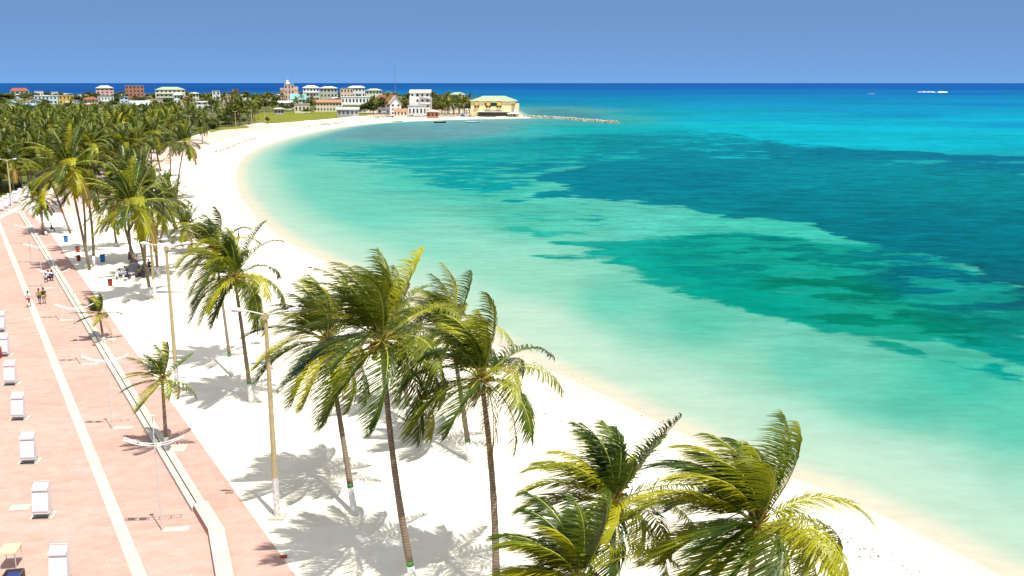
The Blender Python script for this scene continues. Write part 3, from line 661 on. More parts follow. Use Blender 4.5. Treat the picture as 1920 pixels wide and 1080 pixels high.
for i, p in enumerate(forest):
    near = p[1] < 280; h = random.uniform(7.5, 13) if near else random.uniform(6.5, 11); b = Vector((p[0], p[1], 0))
    simple_palm(b, b+Vector((random.uniform(-1.8, .6), random.uniform(-.8, .8), h)), (MIDC[i % 4] if near else FARC[i % 5]), random.uniform(.95, 1.45),
                ('short ' if h < 8.5 else 'tall ' if h > 11 else '')+'palm in the left grove, '+zone(b.x, b.y), 'palms of the dense left grove')
forest2 = scatter([(-60, 250), (200, 244), (340, 246), (420, 236), (480, 226), (470, 220), (330, 219), (100, 219), (-60, 219)], 80, 8, 6)
for i, p in enumerate(forest2):
    h = random.uniform(5, 9.5); b = Vector((p[0], p[1], 0))
    simple_palm(b, b+Vector((random.uniform(-1.5, .5), 0, h)), FARC[i % 5], random.uniform(.8, 1.05), 'distant palm before the town, '+zone(b.x, b.y), 'distant palms before the town')
for px, py in [(430, 232), (443, 226), (452, 234), (466, 226), (478, 232), (484, 224), (820, 213), (835, 212), (850, 213), (862, 212), (874, 212), (842, 205), (700, 211), (560, 212), (530, 208), (590, 210), (396, 228), (410, 222), (900, 203), (752, 207), (365, 225), (345, 222), (570, 206), (505, 205)]:
    b = Vector((*W(px, py), 0)); h = random.uniform(12, 16) if px < 530 else random.uniform(9, 13)
    simple_palm(b, b+Vector((random.uniform(-2, 1), 0, h)), random.choice(FARC), random.uniform(.95, 1.25), 'shore palm among the far houses, '+zone(b.x, b.y), 'palms among the far houses')

# broadleaf trees
def tree_variant(seed, rx, rz, n, q):
    r = np.random.default_rng(seed); nc = 14; C = r.normal(0, 1, (nc, 3)); C /= np.linalg.norm(C, axis=1)[:, None]; C *= r.uniform(.25, .8, (nc, 1)); C *= (rx, rx, rz)
    k = r.integers(0, nc, n); D = r.normal(0, 1, (n, 3)); D /= np.linalg.norm(D, axis=1)[:, None]
    Pp = C[k]+D*(r.uniform(.6, 1, (n, 1)))*np.array((rx, rx, rz))*.42
    a = r.normal(0, 1, (n, 3)); a /= np.linalg.norm(a, axis=1)[:, None]; b = np.cross(a, r.normal(0, 1, (n, 3))); b /= np.linalg.norm(b, axis=1)[:, None]
    s = q*r.uniform(.6, 1.3, (n, 1)); V = np.stack([Pp-a*s, Pp+b*s*.5, Pp+a*s, Pp-b*s*.5], 1).reshape(-1, 3); V[:, 2] += rz
    F_ = (np.arange(n)*4)[:, None]+np.arange(4)[None]
    MI = (k % 3 == 0).astype(int)
    return mk('tree_crown', V, F_, MI, BL[seed % 2*0:][:2] if seed % 2 else BL[1:3])
BL = [leafmat('broad_leaf', (.075, .105, .015), (.14, .165, .022), .25), leafmat('broad_leaf_dark', (.045, .07, .014), (.09, .11, .02), .25), leafmat('broad_leaf_olive', (.11, .12, .03), (.19, .18, .04), .25)]
TC = [tree_variant(i, 1, .8, 1100, .13) for i in range(5)]
def tree(base, hgt, wid, label, group, var=None, name='leafy_tree', shrub=False):
    root = empty(name, base, label=label, cat='shrub' if shrub else 'tree', group=group)
    th = 0.12*hgt if shrub else .3*hgt
    MB().tube([(0, 0, 0), (.1, 0, th*.6), (.0, .1, th*1.6)], [.03*hgt, .022*hgt, .015*hgt], 6).tube([(0, 0, th*.6), (wid*.2, .1, th*1.6)], [.02*hgt, .01*hgt], 5).tube([(0, 0, th*.6), (-wid*.2, -.1, th*1.7)], [.02*hgt, .01*hgt], 5).build('trunk', BARK, root)
    c = link('crown', random.choice(TC) if var is None else TC[var], root, loc=(0, 0, th), rz=random.uniform(0, 6)); c.scale = (wid/2, wid/2, (hgt-th)/1.7)
sp = scatter([(-100, 232), (200, 225), (420, 222), (480, 213), (640, 206), (760, 206), (860, 201), (870, 190), (700, 182), (400, 180.5), (100, 181), (-100, 184)], 145, 15, 8)
for p in sp:
    b = (p[0], p[1], 0); tree(b, random.uniform(5, 11), random.uniform(8, 17), 'bushy green belt tree, '+zone(b[0], b[1]), 'trees around the far town')
sp = scatter([(-100, 196), (300, 192), (640, 190), (860, 190), (860, 183), (700, 180), (400, 179), (100, 179.5), (-100, 182)], 85, 27, 18)
for p in sp:
    b = (p[0], p[1], 0); tree(b, random.uniform(6, 10), random.uniform(20, 40), 'low wide skyline tree, '+zone(b[0], b[1]), 'low trees on the skyline')
for (px, py, h, w_, lb) in [(435, 237, 14, 11, 'dark tall casuarina like tree at the left of the grass field'), (450, 236, 17, 13, 'tallest dark tree in the clump left of the grass field'), (467, 234, 15, 11, 'right dark tree of the clump beside the grass field'),
        (502, 232, 4.5, 3.5, 'small round bush at the near corner of the grass field'), (700, 213, 10, 16, 'round leafy tree in front of the red roofed house'), (722, 211, 9, 12, 'leafy tree at the right foot of the red roof'), (757, 205, 13, 9, 'tree between red roofed house and white block'),
        (775, 196, 16, 20, 'dark tree rising behind the white four storey house'), (800, 192, 17, 22, 'broad tree crowning the skyline behind the white house'), (830, 206, 14, 14, 'leafy tree right of the white four storey house'), (850, 208, 14, 15, 'full tree by the shore palms'), (872, 208, 12, 10, 'tree touching the yellow hotel'),
        (575, 213, 4, 9, 'low bush at the back edge of the grass field'), (640, 210, 5, 8, 'bush before the long cream house'), (670, 213, 4, 9, 'bright bush at the end of the grass field'), (610, 208, 6, 8, 'dark bush left of the cream house'), (610, 190, 13, 10, 'tree below the pale houses on the skyline'), (586, 190, 13, 12, 'tree right of the blue building')]:
    tree((*W(px, py), 0), h, w_, lb, 'trees of the far shore')
nt_ = ['below the pink tower', 'before the blue building', 'at the cream cottage', 'before the long cream house', 'left of the grey sheds', 'before the modern house', 'right of the modern house', 'before the red roof', 'before the gabled house', 'beside the low peach shack', 'by the four storey house', 'behind the beach bar', 'between bar and palms', 'left of the green roof', 'under the green roof', 'left of the hotel']
for i, (px, py, h, w_) in enumerate([(530, 206, 7, 9), (556, 205, 6, 9), (572, 207, 7, 8), (598, 205, 6, 9), (628, 206, 8, 8), (658, 197, 7, 9), (690, 200, 10, 9), (708, 200, 9, 9), (738, 211, 5, 7), (754, 212, 7, 6), (764, 209, 8, 6), (802, 209, 7, 8), (814, 210, 8, 9), (834, 207, 11, 12), (858, 206, 12, 13), (880, 211, 9, 8)]):
    tree((*W(px, py), 0), h, w_, 'leafy tree on the far shore '+nt_[i], 'trees of the far shore')
for i, (px, py, h) in enumerate([(-30, 372, 7), (-8, 366, 6.5), (8, 360, 8), (26, 361, 6.5), (44, 355, 7.5), (62, 352, 7), (80, 350, 8), (18, 352, 9), (-20, 358, 9), (55, 347, 9), (-5, 350, 9.5), (38, 349, 8.5), (100, 352, 8), (120, 348, 9), (150, 346, 9.5), (182, 342, 9), (205, 338, 10), (235, 333, 9), (262, 328, 9), (285, 322, 10)]):
    b = Vector((*W(px, py), 0)); simple_palm(b, b+Vector((random.uniform(-1, .4), 0, h)), MIDC[(i+1) % 4], random.uniform(1.1, 1.4), 'palm of the near edge of the grove, '+(ords+['eighth', 'ninth', 'tenth'])[i % 10]+(' from the left of its lower row' if i < 10 else ' in the row behind the promenade end'), 'palms along the near edge of the grove')
nt_ = ['at the left end of the beach shacks', 'left of the gabled house', 'before the red roof slope', 'under the red roof eaves', 'right of the gable', 'beside the grey canopy', 'first of the shore clump', 'second of the shore clump', 'third of the shore clump', 'fourth of the shore clump', 'fifth of the shore clump', 'sixth of the shore clump', 'last of the shore clump by the hotel', 'behind the shacks near the grass', 'right of the grey sheds', 'at the field corner', 'behind the field bush', 'before the tan cottage', 'by the cream wall', 'under the pink tower', 'left of the pink tower', 'at the lamp post by the field']
for i, (px, py, h, w_) in enumerate([(684, 214, 9, 10), (700, 214, 12, 12), (714, 214, 13, 13), (727, 213, 11, 11), (757, 211, 11, 7), (742, 212, 5, 6), (818, 212, 9, 9), (829, 213, 13, 11), (840, 214, 15, 12), (851, 214, 15, 13), (861, 213, 14, 12), (871, 213, 13, 10), (880, 213, 10, 8), (668, 212, 6, 8), (650, 211, 5, 8),
        (484, 212, 11, 9), (496, 209, 10, 10), (512, 208, 10, 10), (548, 207, 8, 10), (534, 203, 9, 9), (518, 200, 12, 10), (474, 222, 13, 9)]):
    tree((*W(px, py), 0), h, w_, 'dense green tree '+nt_[i], 'dense trees of the far shore')
for i, (px, py) in enumerate([(824, 215), (834, 215.5), (843, 215.5), (852, 216), (860, 215.5), (868, 215), (876, 215), (884, 214.5), (728, 214.5), (706, 215)]):
    b = Vector((*W(px, py), 0)); simple_palm(b, b+Vector((random.uniform(-1.5, 1), 0, random.uniform(8, 14))), random.choice(FARC), 1.15, (ords+['eighth', 'ninth', 'tenth'])[i]+(' leaning palm of the shore clump before the hotel' if i < 8 else ' shore palm, standing before the red roof'), 'shore palms below the far houses')
us = scatter([(-60, 370), (10, 364), (-60, 358), (60, 348), (180, 336), (290, 310), (330, 280), (370, 250), (420, 238), (480, 225), (300, 225), (-60, 225)], 230, 4, 33)
for p in us: tree((*p, 0), random.uniform(2, 5), random.uniform(5, 9.5), 'low shrub under the grove palms, '+zone(p[0], p[1]), 'shrubs under the palm grove', name='shrub', shrub=True)

# ------------------------------------------------------------------ buildings
def wallmat(c): return mat('wall_render', c, .9, var=.10, scale=.3)
MW = {k: wallmat(v) for k, v in dict(white=(.80, .80, .77), cream=(.74, .68, .50), yellow=(.78, .65, .36), pink=(.72, .48, .40), orange=(.44, .19, .12), peach=(.76, .58, .44), paleblue=(.60, .72, .78), grey=(.42, .42, .42), gold=(.66, .44, .10), lime=(.50, .52, .40)).items()}
MR = {k: mat('roof_'+k, v, .8, var=.15, scale=.5) for k, v in dict(red=(.25, .08, .05), green=(.30, .38, .22), white=(.68, .70, .72), grey=(.38, .38, .38), blue=(.22, .38, .60), teal=(.20, .42, .40), tan=(.48, .42, .32), rust=(.38, .17, .09)).items()}
winm = {}
def winmesh(w_, h_):
    k = (round(w_, 1), round(h_, 1))
    if k not in winm:
        mb = MB().box((0, 0, 0), (w_, .12, h_)); winm[k] = mesh('window', mb.v, mb.f, M['glass'])
    return winm[k]
def building(x0, x1, yt, D, wall, roof, kind, floors, bays, label, rh=0, yaw=0, depth=10, name='house', bal=False, ext=None, rmat=None):
    a = atY(x0, yt, D); b = atY(x1, yt, D); cx = (a.x+b.x)/2; wd = (b.x-a.x); zt = a.z
    wd *= math.cos(yaw)
    root = empty(name, (cx, D, 0), -math.atan2(cx, D)+yaw, label=label, cat='house' if name == 'house' else 'building')
    hw = zt-rh
    MB().box((0, depth/2, hw/2), (wd, depth, hw)).build('wall', MW[wall], root)
    rm = MR[roof]
    if kind == 'flat':
        MB().box((0, depth/2, hw+.25), (wd+.6, depth+.6, .5)).build('roof', rm, root)
    elif kind == 'hip':
        o = .9; v = [(-wd/2-o, -o, hw), (wd/2+o, -o, hw), (wd/2+o, depth+o, hw), (-wd/2-o, depth+o, hw)]; i = min(wd*.3, depth*.45)
        v += [(-wd/2+i, depth/2, hw+max(rh, .8)), (wd/2-i, depth/2, hw+max(rh, .8))]
        link('roof', mesh('roof', v, [(0, 1, 5, 4), (2, 3, 4, 5), (1, 2, 5), (3, 0, 4), (3, 2, 1, 0)], rm), root)
    elif kind == 'gable':       # ridge runs front to back
        o = .7; r_ = hw+max(rh, 1)
        v = [(-wd/2-o, -o, hw-.3), (0, -o, r_), (wd/2+o, -o, hw-.3), (-wd/2-o, depth+o, hw-.3), (0, depth+o, r_), (wd/2+o, depth+o, hw-.3)]
        v += [(x, y, z-.35) for x, y, z in v]
        link('roof', mesh('roof', v, [(0, 1, 4, 3), (1, 2, 5, 4), (9, 10, 7, 6), (10, 11, 8, 7), (0, 6, 7, 1), (1, 7, 8, 2), (3, 4, 10, 9), (4, 5, 11, 10), (0, 3, 9, 6), (2, 8, 11, 5)], rm), root)
        link('gable', mesh('gable', [(-wd/2, .02, hw), (wd/2, .02, hw), (0, .02, r_-.3), (-wd/2, depth-.02, hw), (wd/2, depth-.02, hw), (0, depth-.02, r_-.3)], [(0, 1, 2), (4, 3, 5), (1, 4, 5, 2), (3, 0, 2, 5), (0, 3, 4, 1)], MW[wall]), root)
    elif kind == 'ridge':       # ridge runs side to side
        o = .7; r_ = hw+max(rh, 1)
        v = [(-wd/2-o, -o, hw-.2), (wd/2+o, -o, hw-.2), (wd/2+o, depth/2, r_), (-wd/2-o, depth/2, r_), (-wd/2-o, depth+o, hw-.2), (wd/2+o, depth+o, hw-.2)]
        link('roof', mesh('roof', v, [(0, 1, 2, 3), (3, 2, 5, 4), (1, 5, 2), (0, 3, 4), (0, 4, 5, 1)], rm), root)
    fh = hw/floors
    for f in range(floors):
        for k in range(bays):
            if hw < 2: continue
            x = -wd/2+(k+.5)*wd/bays; ww_ = wd/bays*random.uniform(.35, .5); hh = fh*.42
            w0 = link('window', winmesh(ww_, hh), root, loc=(x, -.05, f*fh+fh*.55))
        if bal and f:
            MB().box((0, -.9, f*fh), (wd*.92, 1.7, .25)).box((0, -1.7, f*fh+.55), (wd*.92, .1, .9)).build('balcony', MW['white'], root)
    for sx in (-1, 1):
        for k in range(2):
            o_ = link('window', winmesh(depth*.2, fh*.42), root, loc=(sx*(wd/2+.05), depth*(.3+.4*k), hw-fh*.5)); o_.rotation_euler = (0, 0, math.pi/2)
    if ext: ext(root, wd, depth, hw, fh)
    return root
def towerext(root, wd, dp, hw, fh):
    MB().box((-wd*.12, dp*.5, hw+1.2), (wd*.36, dp*.5, 2.4)).build('stair_tower', MW['white'], root)
    MB().tube([(-wd*.18, dp*.4, hw+2.4), (-wd*.18, dp*.4, hw+4.6)], 1.3, 10).build('water_tank', M['white'], root)
    MB().tube([(-wd*.05, dp*.4, hw+2.4), (-wd*.05, dp*.4, hw+8)], .12, 5).build('antenna', M['steel'], root)
    MB().box((wd*.02, -.15, hw*.5), (wd*.05, .2, hw)).build('dark_slot', M['joint'], root)
    MB().box((-wd*.72, dp*.5, hw*.41), (wd*.44, dp*.9, hw*.82)).build('side_wing', MW['pink'], root)
    MB().box((wd*.70, dp*.5, hw*.44), (wd*.40, dp*.9, hw*.88)).build('side_wing', MW['peach'], root)
    for x in (-.85, -.62, .6, .82):
        for z_ in (.45, .7): link('window', winmesh(wd*.1, 1.2), root, loc=(wd*x, dp*.05-.06, hw*z_))
def hotelext(root, wd, dp, hw, fh):
    for k, x in enumerate((-.36, -.1, .14)):
        MB().box((wd*x, -.35, hw-fh*.50), (wd*.09, .7, fh*.8)).build('bay', MW['gold'], root)
        for q in (-1, 1): link('window', winmesh(wd*.05, 1.2), root, loc=(wd*(x+q*.033), -.78, hw-fh*.7))
    MB().box((.02*wd, -1.6, fh*.62), (wd*.75, 3.0, .3)).build('terrace_slab', MW['white'], root)
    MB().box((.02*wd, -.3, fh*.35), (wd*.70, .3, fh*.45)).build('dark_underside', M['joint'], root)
    MB().box((wd*.46, -4, 2.4), (wd*.24, 8, .5)).build('pier_deck', MW['white'], root)
    for x in (.37, .46, .55): MB().box((wd*x, -6, 1.1), (.5, .5, 2.2)).build('pier_post', MW['grey'], root)
    MB().box((wd*.5, 3.5, hw*.42), (wd*.16, 7, hw*.84)).build('end_block', MW['yellow'], root)
    MB().box((wd*.53, 1, 3.9), (wd*.10, 6, 2.4)).build('sea_cabin', MW['white'], root)
def houseext(root, wd, dp, hw, fh):
    MB().box((-wd*.36, -2, hw*.42), (wd*.26, 4, hw*.84)).build('stair_tower', MW['white'], root)
    for f in (1, 2, 3): MB().box((wd*.28, -1.2, f*fh), (wd*.5, 2.4, .3)).box((wd*.28, -2.3, f*fh+.6), (wd*.5, .12, 1)).build('balcony', MW['white'], root)
    v = [(wd*.0, -2.5, hw*.84), (wd*.62, -2.5, hw*.70), (wd*.62, 3, hw*.70), (wd*.0, 3, hw*.84)]
    v += [(a, b, c-.35) for a, b, c in v]
    link('awning_roof', mesh('awning_roof', v, [(0, 1, 2, 3), (7, 6, 5, 4), (0, 4, 5, 1), (1, 5, 6, 2), (2, 6, 7, 3), (3, 7, 4, 0)], MR['tan']), root)
B = building
B(20, 52, 165, 1600, 'white', 'red', 'hip', 2, 4, 'white house with red roof at the far left skyline', 5)
B(65, 80, 171, 1500, 'white', 'grey', 'flat', 1, 3, 'tiny white flat house right of the red roofed skyline house')
B(97, 108, 173, 1500, 'white', 'white', 'flat', 1, 2, 'smallest white box on the left skyline')
B(66, 111, 180, 1080, 'paleblue', 'white', 'flat', 2, 7, 'long pale blue and white building joined to the yellow one', depth=14)
B(111, 137, 179.5, 1075, 'gold', 'tan', 'flat', 2, 4, 'bright yellow flat roofed building on the left', depth=14)
B(50, 66, 187, 1000, 'peach', 'rust', 'flat', 1, 3, 'low brown roofed house left of the pale blue building')
B(45, 68, 194, 800, 'paleblue', 'blue', 'ridge', 1, 3, 'small pale blue roofed house among palms at left', 1.5)
B(120, 136, 190, 950, 'cream', 'tan', 'hip', 1, 3, 'cream cottage below the yellow building', 1)
B(180, 211, 160, 1400, 'pink', 'grey', 'hip', 4, 4, 'tall pink apartment block on the left skyline', 4, depth=16, name='apartment_block')
B(157, 184, 182, 980, 'cream', 'red', 'hip', 2, 4, 'house with dark red hipped roof below the pink block', 2.5)
B(184, 212, 181, 985, 'white', 'grey', 'flat', 2, 5, 'white arcaded house right of the dark red roof', bal=True)
B(160, 180, 193, 800, 'peach', 'tan', 'hip', 1, 3, 'peach cottage under the dark red roofed house', 1)
B(186, 204, 205, 640, 'white', 'white', 'flat', 1, 2, 'pale shed beside the small green clearing')
B(235, 268, 161, 1350, 'orange', 'grey', 'flat', 4, 5, 'orange red brick block with open grey top floor', depth=14, name='apartment_block')
B(292, 345, 163, 1250, 'cream', 'green', 'hip', 3, 7, 'wide cream hotel with pale green hipped roof', 3.5, depth=20, bal=True, name='apartment_block')
B(247, 285, 189, 850, 'white', 'white', 'ridge', 1, 5, 'long shed with white sloping metal roof', 3.5, yaw=.35, depth=12)
B(276, 304, 187, 900, 'peach', 'tan', 'flat', 1, 4, 'peach flat warehouse behind the white shed roof')
B(326, 342, 174, 900, 'white', 'white', 'hip', 3, 3, 'narrow white house below the wide cream hotel', 2)
B(398, 412, 171, 1050, 'white', 'grey', 'flat', 3, 2, 'white narrow tower house between palms')
B(355, 372, 173, 1150, 'cream', 'tan', 'hip', 2, 3, 'cream house right of the wide hotel behind palms', 1.5)
B(384, 400, 197, 740, 'grey', 'white', 'gable', 1, 2, 'little white roofed hut in front of palms', 1.5)
B(418, 432, 178, 900, 'pink', 'grey', 'flat', 2, 3, 'pinkish grey house left of the dark tree clump')
B(455, 474, 184, 800, 'white', 'white', 'hip', 2, 3, 'white house behind the dark tree clump', 2)
B(436, 446, 168, 1200, 'orange', 'rust', 'flat', 2, 2, 'tiny orange house on the skyline above the clump')
B(533, 551, 158, 1050, 'pink', 'white', 'flat', 4, 3, 'tall pink stepped tower house with white tank on top', depth=14, ext=towerext, name='apartment_block')
B(545, 572, 176, 900, 'paleblue', 'teal', 'ridge', 2, 4, 'blue and teal roofed building right below the pink tower', 5, depth=10)
B(522, 548, 189, 860, 'white', 'white', 'ridge', 1, 4, 'low white sheds at the foot of the pink tower', 1.5)
B(568, 598, 160, 1200, 'white', 'white', 'hip', 3, 5, 'white hipped house left of two on the skyline', 3, depth=16, bal=True)
B(600, 632, 162, 1150, 'lime', 'white', 'hip', 3, 5, 'pale green white house right of two on the skyline', 2, depth=16)
B(638, 662, 166, 1100, 'peach', 'tan', 'flat', 3, 4, 'peach three storey house on the central skyline', depth=14)
B(653, 684, 161, 1180, 'white', 'white', 'hip', 3, 5, 'white roofed house behind the peach one', 2)
B(686, 716, 166, 1050, 'cream', 'green', 'hip', 3, 5, 'cream house with green tinged roof right of centre skyline', 2, depth=14)
B(722, 735, 171, 1100, 'cream', 'white', 'gable', 2, 2, 'small white gabled house near the mast', 2)
B(588, 640, 187, 800, 'cream', 'rust', 'ridge', 2, 9, 'long cream house with row of black windows behind the grass field', 2, depth=12)
B(640, 692, 182, 780, 'white', 'white', 'flat', 2, 8, 'long white modern two storey building left of the red roof', depth=12, bal=True)
B(632, 672, 201, 690, 'grey', 'grey', 'ridge', 1, 5, 'low grey roofed sheds at the right end of the grass field', 1.5)
B(552, 580, 196, 760, 'cream', 'tan', 'flat', 1, 4, 'low cream wall house behind the grass field')
B(514, 532, 202, 730, 'grey', 'tan', 'hip', 1, 3, 'small tan cottage behind the left of the grass field', 1)
B(706, 740, 178, 740, 'white', 'red', 'ridge', 2, 4, 'house with steep red roof near the shore', 6.5, depth=12, yaw=-.25)
B(731, 752, 180, 715, 'white', 'tan', 'gable', 3, 2, 'white steep gabled house attached beside the red roof', 5.5, depth=12, yaw=.1)
B(768, 806, 168, 730, 'white', 'tan', 'ridge', 4, 4, 'white four storey house with sloped roof and balconies', 2.2, depth=12, ext=houseext, yaw=-.12)
B(844, 872, 173, 850, 'lime', 'green', 'hip', 3, 4, 'green roofed house peeping over the shore palms', 2, depth=14)
B(882, 966, 180, 690, 'yellow', 'green', 'hip', 2, 1, 'pale yellow beach hotel with long green roof at the tip of the bay', 3.6, depth=18, ext=hotelext, name='hotel', yaw=-.1)
B(765, 800, 199, 690, 'white', 'grey', 'flat', 1, 5, 'low pale beach building under the white four storey house')
B(738, 763, 204, 665, 'peach', 'rust', 'ridge', 1, 4, 'low peach beach shack below the white gable', 1)
B(800, 822, 206, 650, 'orange', 'tan', 'hip', 1, 3, 'open beach bar with orange walls and tan roof', 1.2)
B(165, 190, 224, 520, 'white', 'white', 'flat', 1, 2, 'white shed roof showing in a gap of the palm grove')
rq = random.Random(91); seen_ = set(); used_ = set(); nb = 0
for q in range(400):
    if nb >= 34: break
    x_ = rq.uniform(10, 745); D_ = rq.uniform(680, 1500); yb = 155+42000/D_; hh_ = rq.uniform(3.5, 7.5); yt_ = yb-hh_*FPX/D_*1.02
    if yt_ < 163 or (480 < x_ < 700 and yb > 206) or (x_ < 420 and yb > 204): continue
    if any(abs(x_-a) < 17 and abs(yb-b_) < 9 for a, b_ in seen_): continue
    w_ = rq.uniform(7, 15)*FPX/D_
    wl = rq.choice(['white', 'white', 'cream', 'peach', 'pink', 'paleblue', 'white']); rf = rq.choice(['white', 'rust', 'grey', 'tan', 'white', 'red', 'teal'])
    lbn = {'white': 'white', 'cream': 'cream', 'peach': 'peach', 'pink': 'pink', 'paleblue': 'pale blue'}[wl]
    lab_ = 'small %s walled house, %s roof, %s' % (lbn, {'rust': 'rusty', 'tan': 'tan'}.get(rf, rf), zone(atY(x_, yb, D_).x, D_))
    if lab_ in used_: continue
    used_.add(lab_); seen_.add((x_, yb)); nb += 1
    B(x_-w_/2, x_+w_/2, yt_, D_, wl, rf, rq.choice(['flat', 'hip', 'ridge', 'gable']), 1 if hh_ < 5 else 2, rq.choice([2, 3, 4]), lab_, rq.uniform(.6, 1.8), rq.uniform(-.35, .35), 8)
ms = empty('radio_mast', (*W(742, 192), 0), label='thin pale radio mast rising above the horizon near the centre', cat='mast')
dD = ms.location.y; zt = atY(742, 121, dD).z
MB().tube([(0, 0, 0), (0, 0, zt)], [.34, .2], 4).build('mast_pole', M['grey'], ms)
mb = MB()
for k in range(6): mb.box((0, 0, 6+k*(zt-8)/6), (1.4, .2, .2))
mb.build('crossbars', M['grey'], ms)

# ------------------------------------------------------------------ jetty, shore rocks, breakers
def rocks(name, line, n, spread, size, seed, **k):
    rr = random.Random(seed); mb = MB(); ln = [Vector(p) for p in line]; seg = [(b-a).length for a, b in zip(ln, ln[1:])]; T = sum(seg)
    for i in range(n):
        t = rr.uniform(0, T); j = 0
        while j < len(seg)-1 and t > seg[j]: t -= seg[j]; j += 1
        p = ln[j].lerp(ln[j+1], min(1, t/seg[j]))+Vector((rr.uniform(-spread, spread)*.6, rr.uniform(-spread, spread))); s = size*rr.uniform(.5, 1.4)
        b = len(mb.v)
        pts = [(-1, -.8, -.5), (1, -.7, -.5), (.9, .9, -.5), (-.8, 1, -.5), (-.6, -.5, .6), (.6, -.6, .5), (.5, .6, .7), (-.5, .5, .45)]
        ro = Matrix.Rotation(rr.uniform(0, 6), 3, 'Z')
        for q in pts: mb.v.append(ro @ (Vector(q)*s*rr.uniform(.8, 1.2))+Vector((p.x, p.y, -.1)))
        for q in ((3, 2, 1, 0), (4, 5, 6, 7), (0, 1, 5, 4), (1, 2, 6, 5), (2, 3, 7, 6), (3, 0, 4, 7)): mb.f.append([b+x for x in q])
    o = mb.build(name, M['rock']); tag(o, **k); return o
rocks('rock_jetty', [W(988, 218.5), W(1060, 222), W(1100, 226), W(1156, 229.5)], 420, 2.2, 1.3, 3, label='long low rock jetty running out into the turquoise water from the hotel', cat='jetty')
rocks('shore_rocks', [W(700, 220), W(760, 219), W(840, 218), W(960, 216)], 260, 3, 1.0, 4, kind='stuff', label='scattered rocks and debris along the far shore', cat='rocks')
def canopy(px, py, w_, h_, m, label):
    r = empty('canopy', (*W(px, py), 0), random.uniform(-.3, .3), label=label, cat='canopy', group='beach canopies below the houses')
    v = [(-w_/2, -w_/2, h_), (w_/2, -w_/2, h_), (w_/2, w_/2, h_), (-w_/2, w_/2, h_), (0, 0, h_+w_*.22)]
    link('roof', mesh('roof', v, [(0, 1, 4), (1, 2, 4), (2, 3, 4), (3, 0, 4), (3, 2, 1, 0)], m), r)
    for sx in (-1, 1):
        for sy in (-1, 1): MB().tube([(sx*w_*.45, sy*w_*.45, 0), (sx*w_*.45, sy*w_*.45, h_)], .1, 5).build('post', M['wood'], r)
for px, py, w_, h_, m, lb in [(798, 214, 6, 3, 'orange', 'orange canopy below the white four storey house'), (812, 215, 5, 2.6, 'red', 'red canopy right of the orange one'), (785, 216, 4.5, 2.4, 'white', 'white canopy left of the orange one'), (832, 214, 5, 2.8, 'orange', 'small orange canopy near the shore palms'),
        (756, 216, 6, 2.6, 'wood', 'brown canopy on the beach below the white gable'), (772, 212, 5, 3, 'white', 'white canopy tucked behind the brown one'), (720, 216, 5, 2.2, 'grey', 'grey canopy by the long dark boat'), (742, 213, 5, 2.6, 'grey', 'grey canopy under the gabled house')]:
    canopy(px, py, w_, h_, M[m], lb)
def foam(line, wid, name, label, n=40):
    mb = MB(); rr = random.Random(len(label)); ln = [Vector(p) for p in line]; V = []; F_ = []
    for i in range(n+1):
        s = i/n*(len(ln)-1); j = min(int(s), len(ln)-2); p = ln[j].lerp(ln[j+1], s-j)
        env = math.sin(math.pi*i/n)**.5; wd = wid*env*rr.uniform(.5, 1.2)+.2; hh = .5+2.2*env*rr.uniform(.5, 1.2)
        V += [(p.x, p.y-wd, WZ+.02), (p.x, p.y-wd*.3, WZ+hh), (p.x, p.y+wd*.6, WZ+.02)]
    for i in range(n):
        a = i*3; F_ += [(a, a+3, a+4, a+1), (a+1, a+4, a+5, a+2)]
    o = link(name, mesh(name, V, F_, M['foam'])); tag(o, label=label, cat='breaking wave', group='waves breaking on the far reef')
foam([W(1719, 172.5), W(1755, 173)], 9, 'breaking_wave', 'longest white wave breaking on the far reef at right')
foam([W(1757, 173), W(1777, 173)], 7, 'breaking_wave', 'short white wave just right of the longest breaker')
foam([W(1627, 176), W(1641, 176.5)], 7, 'breaking_wave', 'small separate white wave left of the main breakers')
# dried seaweed lines on the beach
def wrack(lines, label):
    mb = MB(); rr = random.Random(3)
    for ln, n, spr, s0 in lines:
        ln = [Vector(W(*p)) for p in ln]
        for i in range(n):
            t = rr.random()*(len(ln)-1); j = int(t); p = ln[j].lerp(ln[j+1], t-j)+Vector((rr.gauss(0, spr), rr.gauss(0, spr))); s = s0*rr.uniform(.4, 1.5)
            zz = min(0, WZ+.045*max(0, sdist([(p.x, p.y)], shore)[0]))
            a = rr.uniform(0, 3); mb.box((p.x, p.y, zz+.02), (s*2.2, s, .05), a)
    tag(mb.build('seaweed', mat('dry_seaweed', (.16, .12, .06), .95)), label=label, cat='seaweed', kind='stuff')
wrack([([(1000, 762), (1060, 785), (1110, 800), (1200, 842), (1260, 872)], 60, .8, .055), ([(1490, 985), (1560, 1010), (1640, 1040)], 35, .7, .045), ([(1520, 970), (1620, 1010), (1720, 1060)], 30, .5, .04),
       ([(395, 287), (430, 276), (460, 265), (480, 258)], 260, .9, .35), ([(330, 310), (380, 290)], 60, 1.5, .25), ([(560, 240), (620, 231), (680, 223), (720, 220)], 300, 1.6, .8), ([(600, 235), (700, 226)], 120, 2, .8),
       ([(1010, 700), (1130, 760), (1300, 840)], 60, 2.0, .04)], 'dark flecks of dried seaweed along the tide lines')

